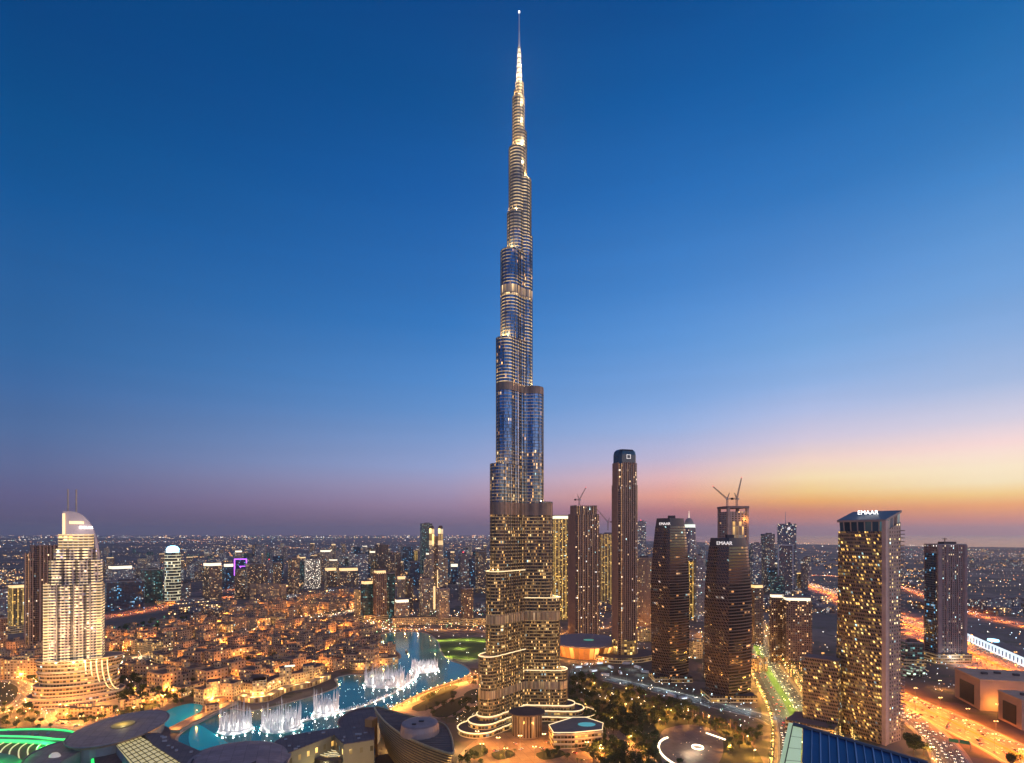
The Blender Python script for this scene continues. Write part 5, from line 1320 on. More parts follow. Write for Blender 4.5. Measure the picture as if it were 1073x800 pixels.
scatter([(100,690),(120,680),(135,705),(190,720),(235,728),(225,742),(165,735),(128,742),(112,722)], 80, TP, 'dark tree between the hotel tower and the old town', 'hotel garden trees', .8, 1.3, 7)
scatter([(135,690),(200,684),(300,664),(385,664),(392,684),(330,708),(240,730),(180,722)], 110, TP+PP, 'tree in an old town lane', 'old town trees', .8, 1.2, 8)
scatter([(700,746),(735,752),(800,765),(803,780),(765,790),(752,768),(715,758)], 34, TP, 'small tree beside the round plaza', 'plaza trees', .6, .9, 5)
scatter([(640,800),(700,800),(760,812),(800,805),(800,850),(640,850)], 34, TP, 'tree at the bottom edge below the round plaza', 'bottom edge trees', .7, 1.0, 6, False)
scatter([(482,725),(500,712),(512,730),(500,755),(470,760),(440,745),(455,728)], 26, TP+PP, 'tree in the sloping garden left of the needle', 'lakeside garden trees', .6, .9, 5)
scatter([(515,787),(535,785),(540,794),(522,798)], 6, PP+TP, 'tree in a planted bed on the entrance plaza', 'plaza bed trees', .5, .8, 4, False)
scatter([(562,788),(588,785),(592,794),(570,798)], 7, PP+TP, 'tree in a planted bed on the entrance plaza', 'plaza bed trees', .5, .8, 4, False)
scatter([(602,776),(624,775),(628,788),(608,789)], 6, PP+TP, 'tree in a planted bed on the entrance plaza', 'plaza bed trees', .5, .8, 4, False)
scatter([(55,752),(130,742),(175,736),(200,738),(165,748),(120,756),(70,764)], 34, TP+PP, 'small tree on the terrace below the hotel tower', 'terrace trees', .5, .85, 6)
scatter([(590,786),(640,782),(650,800),(640,815),(600,815)], 12, TP+PP, 'tree at the right end of the entrance plaza', 'plaza end trees', .6, .9, 6)
scatter([(-20,738),(56,744),(62,764),(-20,763)], 30, TP+PP, 'small tree on the forecourt above the green-lit roof', 'forecourt trees', .5, .9, 6)
scatter([(20,700),(48,715),(50,745),(20,745)], 26, TP+PP, 'tree left of the hotel podium', 'hotel left trees', .7, 1.1, 6)
scatter([(480,790),(510,786),(520,800),(500,830),(478,830)], 12, TP, 'tree below the entrance plaza', 'entrance trees', .6, 1, 5, False)
scatter([(120,660),(230,640),(232,650),(150,668)], 40, TP, 'tree on the dark verge of the open lot', 'verge trees', .9, 1.3, 12)
for x, y, h in along(BLV, 11):
    if y > 1150: continue
    for o_ in (27, 37, 48, -27): plant(RN.choice(PL), x-sin(h)*o_, y+cos(h)*o_, 'palm wound with golden lights beside the boulevard', 'golden boulevard palms', RN.uniform(.9, 1.2), 'palm')
RN.seed(77)
gp_ = [(798,640),(812,640),(835,672),(852,690),(848,700),(880,752),(866,764),(846,736),(822,700),(806,668)]; n_ = 0
while n_ < 90:
    px, py = RN.uniform(798, 880), RN.uniform(640, 764)
    if inside((px, py), gp_) and not near_road(gp(px, py), -5): n_ += 1; x, y = gp(px, py); plant(RN.choice(PL), x, y, 'palm wound with golden lights in the strip right of the boulevard', 'golden strip palms', RN.uniform(.8, 1.2), 'palm')
for px, py in [(806,655),(815,668),(824,682),(832,697),(842,712),(850,727),(858,742),(866,756)]: lamp('gld', *gp(px, py), 0, 'golden lamp in the palm strip', 'palm strip lamps')
for i in range(14):
    t = i/13
    for r_ in (0, 1): x, y = gp(716+74*t+r_*4, 756+25*t-r_*6); plant(RN.choice(PP), x, y, 'palm in the double row above the round plaza', 'plaza palms', RN.uniform(1.0, 1.3), 'palm')
for i in range(22):
    x, y = gp(402+ i*4.9, 745-i*1.85+2.5); plant(RN.choice(PP), x, y, 'palm on the lakeside promenade', 'promenade palms', .8, 'palm')
x, y = gp(950, 782); x, y = at(953, 500), 500.0
BT = leafy(9, 10.5, 22, 3600); BT2 = leafy(10, 7, 13, 1600)
plant(BT, at(957, 545), 545, 'big round dark tree right of the curved lattice tower', None, 1.0)
x, y = gp(1058, 792); plant(BT2, at(1059, 520), 520, 'round dark tree beside the lower carriageway', None, 1.0)
x, y = at(968, 545), 545.0; plant(TP[0], x, y, 'smaller dark tree right of the big round one', None, 1.5)
place_trees()
place_lamps(); print('lamps', NL[0], len(LQ))
# ================================================================ FOUNTAINS
mist = plain('white_spray', (.95,.95,.95), .6, 0, var=0)
m_, t_, b_ = nodes('spray'); q = T(t_); 
uvn = t_.nodes.new('ShaderNodeUVMap'); uvn.uv_map = 'UVMap'
b_.inputs['Base Color'].default_value = (.95, .95, .95, 1); b_.inputs['Roughness'].default_value = .6
tl = t_.nodes.new('ShaderNodeBsdfTranslucent'); tl.inputs[0].default_value = (.95, .95, .95, 1)
mx_ = t_.nodes.new('ShaderNodeMixShader'); mx_.inputs[0].default_value = .5; t_.links.new(b_.outputs[0], mx_.inputs[1]); t_.links.new(tl.outputs[0], mx_.inputs[2])
trn = t_.nodes.new('ShaderNodeBsdfTransparent'); mx2 = t_.nodes.new('ShaderNodeMixShader')
g_ = t_.nodes.new('ShaderNodeNewGeometry'); nz = q.noise(g_.outputs['Position'], .9, 3)
q.link(q.m('MINIMUM', q.m('ADD', .38, q.m('MULTIPLY', nz, .45)), 1.0), mx2.inputs[0]); t_.links.new(trn.outputs[0], mx2.inputs[1]); t_.links.new(mx_.outputs[0], mx2.inputs[2])
t_.links.new(mx2.outputs[0], t_.nodes['Material Output'].inputs[0]); SPRAY = m_
# thin curtain of falling drops: streaky and mostly see-through, thinning upward
m_, t_, b_ = nodes('spray_curtain'); q = T(t_); b_.inputs['Base Color'].default_value = (.95, .95, .95, 1)
uvn = t_.nodes.new('ShaderNodeUVMap'); uvn.uv_map = 'UVMap'; o_ = q.sep(uvn.outputs[0])
st = q.noise(q.xyz(q.m('MULTIPLY', o_[0], .9), q.m('MULTIPLY', o_[1], .05), 0.0), 1.0, 4)
al = q.m('SUBTRACT', q.m('MULTIPLY', st, 1.9), q.m('ADD', .35, q.m('MULTIPLY', o_[1], .036)))
al = q.m('MINIMUM', q.m('MAXIMUM', al, 0.0), .5)
tl = t_.nodes.new('ShaderNodeBsdfTranslucent'); tl.inputs[0].default_value = (.95, .95, .95, 1); ms_ = t_.nodes.new('ShaderNodeMixShader'); q.link(b_.outputs[0], ms_.inputs[1]); q.link(tl.outputs[0], ms_.inputs[2])
trn = t_.nodes.new('ShaderNodeBsdfTransparent'); mx2 = t_.nodes.new('ShaderNodeMixShader'); q.link(al, mx2.inputs[0]); q.link(trn.outputs[0], mx2.inputs[1]); q.link(ms_.outputs[0], mx2.inputs[2]); q.link(mx2.outputs[0], t_.nodes['Material Output'].inputs[0]); MISTC = m_
RN.seed(61)
def jetmesh(pts, H, name, parent, ox, oy):
    m = MB()
    for i, (x, y) in enumerate(pts):
        lx, ly = RN.uniform(-1.6, 1.6), RN.uniform(-1.2, 1.2); h = H*RN.uniform(.75, 1.1)*(.8+.5*(noise.noise(Vector((x*.13, y*.13, 0)))+.3)); r = RN.uniform(.18, .42)
        m.loft([[(x-ox+dx+a, y-oy+dy+b, z) for a, b in ell(0, 0, rr, rr, 5)] for z, rr, dx, dy in ((.6, r*1.5, 0, 0), (h*.35, r, lx*.25, ly*.25), (h*.7, r*.8, lx*.6, ly*.6), (h, r*.25, lx, ly))], 0, 0, False)
    return m.build(name, SPRAY, parent)
def ring(px, py, wpx, H, label):
    X_, Y0 = gp(px, py); R_ = wpx/2*Y0/F
    g = thing('fountain', (X_, Y0, .5), 0, label=label, cat='fountain')
    n = int(2*pi*R_/1.5); pts = [(X_+R_*cos(2*pi*i/n)+RN.uniform(-.3, .3), Y0+R_*sin(2*pi*i/n)*.95+RN.uniform(-.5, .5)) for i in range(n)]
    jetmesh(pts, H, 'jets', g, X_, Y0)
    m = MB()
    for q_, (k_, hh_) in enumerate(((1.0, .80), (.95, .62))):
        n2 = 56; rg = [[(R_*k_*cos(2*pi*i/n2)*f_, R_*k_*.95*sin(2*pi*i/n2)*f_, z) for i in range(n2)] for z, f_ in ((.5, 1), (H*hh_*.5, 1.0), (H*hh_, 1.01))]
        m.loft(rg, 0, 0, False)
    m.build('spray_curtain', MISTC, g)
    m = MB(); po = [(R_*1.02*cos(t), R_*.97*sin(t), 1.2) for t in [2*pi*i/40 for i in range(41)]]; m.tube(po, 2.0, 0, 6); m.build('foam', SPRAY, g)
    for k in range(10):
        a = 2*pi*k/10; light('fountain_light', (cos(a)*R_*.9, sin(a)*R_*.86, 1.6), 3000, (1,.88,.78), g, .3)
        light('fountain_light', (cos(a)*(R_+3), sin(a)*(R_*.95+3), 1.6), 2000, (1,.88,.78), g, .5)
    return g
ring(247, 766, 30, 24, 'leftmost ring of white fountain jets, partly hidden by the quay promenade')
ring(295, 763, 38, 24, 'widest white jet ring on the left half of the lake')
ring(342, 748, 24, 24, 'small round white jet ring in the middle of the lake')
ring(403, 717, 40, 21, 'large white jet ring beside the island')
ring(445, 703, 27, 16, 'white jet ring nearest the far bank')
arc = smooth([gp(*p) for p in [(315,758),(345,750),(375,743),(405,731),(428,718),(436,708),(432,698)]], 10)
ox, oy = arc[25]; g = thing('fountain_row', (ox, oy, .5), 0, label='long curved row of white jets joining the fountain rings', cat='fountain')
pts = [(x+RN.uniform(-.4, .4), y+RN.uniform(-.4, .4)) for x, y, h in along(arc, 1.7)]
hs = len(pts)//2
jetmesh(pts[:hs], 5, 'low_jets', g, ox, oy); jetmesh(pts[hs:], 17, 'tall_jets', g, ox, oy)
m = MB(); m.tube([(x-ox, y-oy, .8) for x, y in arc], .9, 0, 6); m.build('foam', SPRAY, g)
for x, y, h in along(arc, 17): light('fountain_light', (x-ox+1.5, y-oy-3, 1.6), 3000, (1,.88,.78), g, .5)
# nozzle lamps dotted on the water
mb = MB()
for i in range(900):
    px, py = RN.uniform(225, 470), RN.uniform(690, 790); x, y = gp(px, py)
    if not inside((x, y), LAKE) or noise.noise(Vector((x*.02, y*.02, 1))) < -.05: continue
    gem(mb, x, y, .8, .28+.22*RN.random(), RN.choice([0, 0, 1]))
mb.build('water_lights', [lamp_mat('nozzle', (.6,1,.95), 2.5), lamp_mat('nozzle_white', (1,1,1), 3)], kind='stuff', label='countless tiny nozzle lamps dotted over the lake')
# boats
def boat(px, py, label, L_=12):
    x, y = gp(px, py); g = thing('wooden_boat', (x, y, .5), RN.uniform(0, 3), label=label, cat='boat')
    hull = lambda k, z: [(L_/2*k*a, 1.9*k*b, z) for a, b in ((1.15, 0), (.6, .8), (-.3, 1), (-1, .8), (-1, -.8), (-.3, -1), (.6, -.8))]
    m = MB(); m.loft([hull(.75, 0), hull(.95, 1.0), hull(1.05, 1.6)], 0, 0); m.build('hull', plain('boat_wood', (.3,.16,.07), .6), g)
    m = MB(); m.box(-1, 0, 1.6, L_*.5, 2.6, 1.6); m.build('cabin', plain('boat_cabin', (.6,.5,.35), .6), g)
    m = MB(); m.box(-1, 0, 3.3, L_*.6, 3.4, .3); m.build('awning', L_AMB if False else plain('awning', (.7,.6,.4), .6), g)
    light('boat_lamp', (0, -3.5, 4), 2500, (1,.9,.4), g)
boat(390, 711, 'small yellow-lit boat crossing in front of the island'); boat(426, 684, 'small lit boat on the far arm of the lake'); boat(400, 671, 'boat moored at the far end of the lake'); boat(353, 715, 'boat moored at the tip of the gold hotel quay')
# causeway between pool and lake
cw = smooth([gp(*p) for p in [(182,768),(197,760),(215,751),(232,743),(243,738)]], 5); ox, oy = cw[10]
g = thing('causeway_bridge', (ox, oy, 0), 0, label='sandy causeway crowded with lights between the small pool and the lake', cat='bridge')
def bar2(pts, d0, d1, z0, z1, mats, name, parent):
    m = MB(); a, b = offset(pts, d0), offset(pts, d1); m.prism(ccw([(x-ox, y-oy) for x, y in a]+[(x-ox, y-oy) for x, y in b[::-1]]), z0, z1, 0, 1); return m.build(name, mats, parent)
bar2(cw, -7, 7, 0, 3, [stone, paving], 'deck', g); bar2(cw, -7.6, -6.9, 3, 4.2, [sand, sand], 'parapet', g); bar2(cw, 6.9, 7.6, 3, 4.2, [sand, sand], 'parapet', g)
m = MB(); x, y = cw[12]; m.box(x-ox, y-oy, 3, 14, 9, 8, .6, 0, 1); m.build('gatehouse', [F_SAND2, rooft], g)
for i in (2, 8, 15): x, y = cw[i]; light('deck_light', (x-ox, y-oy-4, 8), 8000, AMBER, g)

# ================================================================ FOREGROUND BUILDINGS
def rpoly(px, z, n=0):
    p = [gp(a, b, z) for a, b in px]; return ccw(smooth(p, n, True)) if n else ccw(p)
def cen(p): return (sum(a[0] for a in p)/len(p), sum(a[1] for a in p)/len(p))
def roofed(name, px, z, label, mwall, mroof, n=0, cat='building', rim=None, z0=0, parts='roof', units=0):
    p = rpoly(px, z, n); c = cen(p); g = thing(name, (c[0], c[1], 0), 0, label=label, cat=cat)
    lp_ = [(x-c[0], y-c[1]) for x, y in p]
    m = MB(); m.prism(lp_, z0, z-.6, 0, 0); m.build('walls', mwall, g)
    m = MB(); m.loft([[(x*1.005, y*1.005, z-.6) for x, y in lp_], [(x*1.005, y*1.005, z) for x, y in lp_]], 0, 0, True, True); m.build(parts, mroof, g)
    if z > 20 and units:
        m = MB(); r_ = random.Random(len(name)+int(c[0])); bx_ = [q_[0] for q_ in lp_]; by_ = [q_[1] for q_ in lp_]; k = 0
        for _ in range(60):
            ux, uy = r_.uniform(min(bx_), max(bx_)), r_.uniform(min(by_), max(by_))
            if k < units and inside((ux, uy), [(a*.85, b*.85) for a, b in lp_]):
                k += 1; u_ = MB(); u_.box(ux, uy, z, r_.uniform(1.5, 3.5), r_.uniform(1.2, 2.4), r_.uniform(.8, 1.6), .3); u_.build('roof_unit', plain('unit_grey', (.3,.27,.26), .6), g)
    if rim: m = MB(); tp = [(x, y, z+.2) for x, y in lp_]; m.tube(tp+[tp[0]], .45, 0, 5); m.build('roof_rim', rim, g)
    return g, c, lp_
greyroof = membrane('grey_membrane', (.36,.25,.205)); darkroof = membrane('dark_membrane', (.17,.115,.095), 5, 2.4, .6)
rimm = plain('rim_metal', (.22,.19,.18), .5, .3); greenwall = plain('mall_wall', (.25,.24,.22), .8)
# great leaf of the mall with green light
g, c, lp_ = roofed('mall_hall', [(-60,768),(0,766),(45,765),(72,767),(80,771),(66,776),(30,773),(-60,771)], 28, 'long grey roof strip outlined by green light at the lower left', greenwall, greyroof, 3, units=10)
m = MB(); tp = [(x*1.01, y*1.03, 24.5) for x, y in lp_]; m.tube(tp+[tp[0]], 1.7, 0, 6); m.build('green_light_strip', L_GRN, g)
m = MB(); tp = [(x, y, 28.8) for x, y in lp_]; m.tube(tp+[tp[0]], .8, 0, 6); m.build('green_roof_edge', L_GRN, g)
for i in range(0, len(lp_), 3): x, y = lp_[i]; light('green_lamp', (x*1.03, y*1.2-(3 if y < 0 else -3), 24), 4200, GRN, g, .8)
g, c, lp_ = roofed('striped_hall', [(-60,776),(0,774),(30,775),(52,779),(24,800),(10,812),(-60,830)], 22, 'dark vaulted roof crossed by curved yellow light ribs, bottom left corner', greenwall, darkroof, 3)
for k in range(9):
    t = k/8; a = gp(-34+11*k, 801-.5*k, 22); b = gp(4+7.0*k-8, 775+.6*k, 22)
    pts = [(a[0]+(b[0]-a[0])*s_ - c[0] - 5*sin(pi*s_), a[1]+(b[1]-a[1])*s_-c[1], 22.4+1.5*sin(pi*s_)) for s_ in [j/8 for j in range(9)]]
    m = MB(); m.tube(pts, .55, 0, 5); m.build('light_rib', lamp_mat('ribgold', (1,.80,.32), .75), g)
g, c, lp_ = roofed('green_court', [(-60,790),(0,789),(22,796),(30,812),(-60,830)], 25, 'green floodlit roof court in the bottom left corner', greenwall, plain('court_floor', (.2,.25,.2), .7), 2)
for x, y in [(-25, 0), (0, 4), (12, -5), (24, 8)]: light('green_lamp', (x, y, 31), 5000, GRN, g, .8)
g, c, lp_ = roofed('wing_roof_hall', [(22,800),(36,788),(62,778),(84,777),(92,781),(80,790),(62,800),(50,815),(20,815)], 30, 'grey wing-shaped roof with a small pale skylight, between striped roof and disc', greenwall, greyroof, 3, rim=rimm)
m = MB(); m.loft([[(x, y, z) for x, y in ell(0, 0, r, r*.7, 16)] for z, r in ((30, 4.5), (31.5, 4), (33, 2.2))], 0, 0); m.build('skylight', lamp_mat('skyl', (1,.8,.5), .3), g)
# big disc
X_, Y0 = gp(126, 763, 34); g = thing('disc_roof', (X_, Y0, 0), 0, label='large tilted grey disc roof with a small golden oculus, below the hotel tower', cat='roofed hall')
rx, ry = 38*Y0/F, 50; m = MB(); m.prism(ell(0, 0, rx*.9, ry*.9, 40), 0, 32, 0, 0); m.build('walls', greenwall, g)
m = MB(); m.loft([[(x, y, z) for x, y in ell(0, 0, rx*k, ry*k, 48)] for z, k in ((32, .96), (34, 1.0), (35.2, .97), (36.2, .6), (36.6, .14))], 0, 0, True, True); m.build('roof', greyroof, g, smooth=False)
m = MB(); m.prism(ell(2, 1, 8.5, 11, 20), 36.3, 37.2, 0, 0); m.build('oculus', plain('oculus_gold', (.45,.33,.1), .5), g)
m = MB(); m.tube([(x, y, 34.4) for x, y in ell(0, 0, rx*1.0, ry*1.0, 48)]+[(rx, 0, 34.4)], .6, 0, 6); m.build('roof_rim', rimm, g)
light('oculus_lamp', (2, 1, 42), 2500, (1,.8,.3), g, .8)
# glass grid roof, glowing
g, c, lp_ = roofed('glass_roof_hall', [(122,781),(146,771),(196,801),(190,816),(150,816)], 32, 'sloping glass grid roof glowing yellow, between the disc and the lake', greenwall, lamp_mat('glass_roof', (1,.78,.20), .45), 0)
A0, A1, B1, B0 = [gp(*p, 32) for p in ((122,781),(146,771),(200,804),(160,822))]
gb = MB()
for k in range(13):
    t = k/12; a = [A0[i]+(B0[i]-A0[i])*t for i in (0, 1)]; b = [A1[i]+(B1[i]-A1[i])*t for i in (0, 1)]; gb.tube([(a[0]-c[0], a[1]-c[1], 32.3), (b[0]-c[0], b[1]-c[1], 32.3)], .32, 0, 4)
for k in range(7):
    t = k/6; a = [A0[i]+(A1[i]-A0[i])*t for i in (0, 1)]; b = [B0[i]+(B1[i]-B0[i])*t for i in (0, 1)]; gb.tube([(a[0]-c[0], a[1]-c[1], 32.3), (b[0]-c[0], b[1]-c[1], 32.3)], .32, 0, 4)
gb.build('glazing_bars', darkm, g)
roofed('dark_roof_band', [(150,768),(166,768),(212,788),(230,800),(196,803),(160,780)], 33, 'dark flat roof band along the glowing glass roof', greenwall, darkroof, units=8)
g, c, lp_ = roofed('orange_lit_wall_block', [(160,763),(168,758),(179,764),(179,775),(170,772)], 24, 'small orange-lit wall block beside the disc roof at the pool', sand, darkroof)
light('wall_lamp', (14, -26, 20), 9000, (1,.5,.15), g)
for x_, y_ in ((88, 782), (96, 786)): pass
g, c, lp_ = roofed('green_lit_kiosk', [(98,790),(120,784),(132,792),(124,806),(100,808)], 24, 'small square block ringed by green light between the roofs', greenwall, darkroof)
m = MB(); tp = [(x*1.06, y*1.06, 22) for x, y in lp_]; m.tube(tp+[tp[0]], 1.5, 0, 6); m.build('green_light_strip', L_GRN, g); light('green_lamp', (0, 22, 26), 5000, GRN, g)
light('green_lamp', (-18, 10, 26), 5000, GRN, g)
# low mauve dome
X_, Y0 = gp(243, 797, 30); g = thing('shallow_dome', (X_, Y0, 0), 0, label='shallow mauve-grey dome roof at the bottom edge beside the lake', cat='roofed hall')
rx = 56*Y0/F; m = MB(); m.loft([[(x, y, z) for x, y in ell(0, 0, rx*k, 44*k, 48)] for z, k in ((0, 1), (27, 1.0))], 0, 0); m.build('walls', greenwall, g)
m = MB(); m.loft([[(x, y, z) for x, y in ell(0, 0, rx*k, 44*k, 48)] for z, k in ((27, 1.03), (29, 1.03), (32, .85), (34.5, .55), (35.5, .2))], 0, 0, True, True); m.build('roof', membrane('dome_mauve', (.32,.225,.21), 9, 4), g)
m = MB(); m.tube([(cos(a)*rx*.62, sin(a)*27-4, 34.2) for a in [radians(t) for t in range(190, 350, 10)]], .7, 0, 5); m.build('roof_seam', darkm, g)
# dark building with lit facade
g, c, lp_ = roofed('dark_flat_block', [(288,777),(300,771),(345,764),(392,758),(392,775),(360,780),(350,770),(300,790)], 30, 'dark flat-roofed block with a yellow lit front at the lake edge', facade('dim_yellow', (.28,.23,.13), (.2,.16,.08), 9, 15, .3, .3, .5, GOLD, .9), darkroof, units=14)
for x in (-30, -12, 4): light('front_lamp', (x, -20, 12), 4200, (1,.85,.4), g)
roofed('angled_roof', [(288,778),(301,790),(302,830),(294,830),(286,800)], 29.5, 'narrow angled dark roof at the left end of the flat block', greenwall, darkroof)
# green lit terraces: concentric rings
X_, Y0 = gp(353, 786, 14); g = thing('round_court', (X_, Y0, 0), 0, label='round sunken court with green-white lit terrace and a golden grid floor', cat='court')
m = MB(); m.prism(ell(0, 0, 34, 36, 36), 0, 10, 0, 1); m.build('terrace', [plain('court_wall', (.4,.42,.36), .7), plain('court_pave', (.34,.36,.30), .7)], g)
m = MB(); m.prism(ell(2, -6, 23, 24, 36), 10, 16, 0, 1); m.build('inner_rim', [darkm, darkroof], g)
m = MB(); m.prism(ell(2, -6, 17.5, 17.5, 32), 16, 17, 0, 0); m.build('golden_floor', facade('goldgrid', (.45,.36,.16), (.4,.3,.12), 2, 2, .7, .7, .5, GOLD, .6), g)
m = MB()
for r_ in (5, 9, 13, 17): tp = [(x+2, y-6, 17.3) for x, y in ell(0, 0, r_, r_, 28)]; m.tube(tp+[tp[0]], .3, 0, 4)
m.build('floor_rings', lamp_mat('ring', (1,.85,.45), .8), g)
for a in range(20, 200, 22): light('terrace_lamp', (cos(radians(a))*29, sin(radians(a))*31, 13), 2600, (.35,1,.6), g, .5)
# round dark pool roof
X_, Y0 = gp(377, 752, 26); g = thing('dark_oval_roof', (X_, Y0, 0), 0, label='dark oval roof with a raised brown rim beside the ribbed leaf-shaped building', cat='roofed hall')
m = MB(); m.prism(ell(0, 0, 19, 34, 36), 0, 25, 0, 1); m.build('walls', [greenwall, darkroof], g)
m = MB(); tp = [(x, y, 25.6) for x, y in ell(0, 0, 19.5, 34.5, 36)]; m.tube(tp+[tp[0]], .9, 0, 6); m.build('roof_rim', plain('rim_brown', (.3,.2,.15), .6), g)
# ribbed leaf-shaped opera hall
zz = 38.0; rim_px = [(393,741),(400,753),(411,763),(425,772),(442,780),(458,786),(474,790),(475,782),(472,770),(466,760),(452,755),(436,752),(415,747)]
p = rpoly(rim_px, zz, 4); c = cen(p); g = thing('leaf_shaped_hall', (c[0], c[1], 0), 0, label='leaf-shaped hall with golden-brown slatted walls and a pointed prow', cat='concert hall')
lp_ = [(x-c[0], y-c[1]) for x, y in p]
slat = plain('slat_bronze', (.42,.27,.10), .45, .2); core_ = MB()
core_.loft([[(x*k, y*k, z) for x, y in lp_] for z, k in ((0, .62), (12, .76), (24, .88), (34, .955), (37.2, .975))], 0, 1); core_.build('inner_wall', [plain('inner_wall', (.10,.05,.025), .6), plain('hall_roof', (.14,.095,.075), .6)], g)
m = MB()
for k in range(15):
    z = 2+k*2.5; kk_ = .62+.38*(z/37)**.75; tp = [(x*kk_, y*kk_, z) for x, y in lp_]; m.tube(tp+[tp[0]], .55, 0, 4)
m.build('slats', slat, g)
m = MB(); tp = [(x, y, 38.3) for x, y in lp_]; m.tube(tp+[tp[0]], .8, 0, 5); m.build('roof_rim', plain('rim_gold', (.45,.34,.16), .4, .3), g)
m = MB(); y0_ = min(y for x, y in lp_); y1_ = max(y for x, y in lp_)
for k in range(1, 30):
    yy = y0_+(y1_-y0_)*k/30; xs_ = []
    for i in range(len(lp_)):
        a, b = lp_[i], lp_[(i+1) % len(lp_)]
        if (a[1] > yy) != (b[1] > yy): xs_.append(a[0]+(b[0]-a[0])*(yy-a[1])/(b[1]-a[1]))
    if len(xs_) >= 2: m.tube([(min(xs_)+1, yy, 37.8), (max(xs_)-1, yy, 37.8)], .35, 0, 4)
m.build('roof_battens', plain('batten', (.24,.17,.14), .6), g)
cx_, cy__ = gp(440, 760, 44); cx_ -= c[0]; cy__ -= c[1]
m = MB(); m.loft([[(cx_+x, cy__+y, z) for x, y in ell(0, 0, 17*k, 19*k, 28)] for z, k in ((37.5, 1.0), (42, .98), (46, .92), (46.6, .8))], 0, 0); m.build('roof_drum', plain('drum_grey', (.30,.21,.18), .5, .2), g)
m = MB(); m.box(cx_+1, cy__+2, 46.6, 4.5, 3, .8); m.box(cx_-4, cy__-6, 46.6, 3.5, 2, .8); m.build('roof_hatches', darkm, g)
for a in range(0, 360, 60): light('slat_light', (lp_[0][0]*0+cos(radians(a))*62, sin(radians(a))*58, 10), 30000, (1,.62,.20), g, .7)
mb = MB(); mb.box(0, 0, 0, 8, 9, 37, -.35); mb.build('orange_pylon', plain('orange_cladding', (.55,.22,.06), .6), loc=(at(389, 540), 540, 0), label='smooth orange wall slab standing at the left flank of the leaf-shaped hall', cat='wall slab')
o = light('pylon_light', (at(383, 515), 520, 22), 3500, (1,.5,.15)); o['kind'] = 'structure'
# terrace hall right of the leaf
g, c, lp_ = roofed('water_terrace_block', [(575,760),(600,752),(614,752),(632,758),(631,765),(600,768),(580,768)], 16, 'low terraced pavilion with lit rims and a turquoise roof pool right of the entrance drum', F_POD, plain('terrace_roof', (.2,.17,.14), .7), rim=L_EDGE)
m = MB(); m.prism(ell(10, 2, 9, 6, 16), 16.05, 16.5, 0, 0); m.build('roof_pool', lamp_mat('turq', (.0,.5,.5), .5), g)
# --- blue ribbed roof, bottom right
zR = 150.0
rp = [gp(841,761,zR), gp(966,800,zR), gp(985,830,zR-25), gp(845,860,zR-25)]
Yb = 205.0
P0 = Vector((at(842,Yb), Yb, zt(762, Yb))); P1 = Vector((at(972, 190), 190, zt(801, 190)))
P2 = Vector((at(985, 150), 150, zt(870, 150))); P3 = Vector((at(838, 158), 158, zt(860, 158)))
org = (P0.x, P0.y, 0); g = thing('blue_roof_tower', org, 0, label='tower top with blue ribbed glass roof and a pale green lit gable, bottom right corner', cat='tower top')
P2 = P3 + (P1-P0)
Q = [v-Vector(org) for v in (P0, P1, P2, P3)]
bl = facade('blue_panels', (.015,.055,.13), (.012,.05,.12), 3, 6, .9, .9, 0, WARM, 0, rough=.25)
m = MB(); m.face([Q[3], Q[2], Q[1], Q[0]]); n_ = (Q[2]-Q[3]).cross(Q[0]-Q[3]).normalized()
d_ = n_*-.8
fc = [Q[3]+d_, Q[2]+d_, Q[1]+d_, Q[0]+d_]; m.face(fc[::-1])
for a, b in ((0, 1), (1, 2), (2, 3), (3, 0)):
    top = [Q[3], Q[2], Q[1], Q[0]]; m.face([top[b], top[a], fc[a], fc[b]])
m.build('glass_roof', plain('blue_glass_roof', (.012,.06,.17), .25, var=.2), g)
for k in range(1, 14):
    t = k/14; a = Q[0].lerp(Q[1], t); b = Q[3].lerp(Q[2], t); m = MB(); m.tube([a+n_*.3, b+n_*.3], .16 if k % 2 else .26, 0, 5); m.build('roof_rib', plain('rib_blue', (.16,.28,.45), .4, .2), g)
m = MB(); m.tube([Q[0]+n_*.3+Vector((-3.4, 1, .5)), Q[1]+n_*.3], .75, 0, 6); m.build('eaves_beam', plain('eaves_dark', (.03,.035,.06), .5), g)
ga = [Q[0]+Vector((-.4, 0, 0)), Q[0]+Vector((-3.4, 1, .3)), Q[3]+Vector((-7.5, 0, 0)), Q[3]+Vector((-9.5, 0, -32)), Q[3]+Vector((-.5, 0, -32)), Q[3]+Vector((-.5, 0, 0))]
m = MB(); m.face(ga); bk = [v+Vector((0, 3, 0)) for v in ga]; m.face(bk[::-1])
for i in range(6): m.face([ga[(i+1) % 6], ga[i], bk[i], bk[(i+1) % 6]])
m.build('green_lit_gable', lamp_mat('gable_glow', (.55,.75,.30), .5), g)
for k_ in range(1, 7):
    a_ = ga[1].lerp(ga[2], k_/7); b_ = ga[0].lerp(ga[5], k_/7); m = MB(); m.tube([a_+Vector((0, -.15, 0)), b_+Vector((0, -.15, 0))], .07, 0, 4); m.build('gable_bar', darkm, g)
m = MB(); m.tube([ga[1]+Vector((0, -.1, 0)), ga[2]+Vector((0, -.1, 0))], .2, 0, 5); m.build('gable_edge', darkm, g)
gm_ = (Q[0]+Q[3])/2
light('gable_fill', (gm_.x-10, gm_.y-16, gm_.z-2), 9000, (.75,1,.55), g, 1)  # added light hanging in front of the gable to brighten it
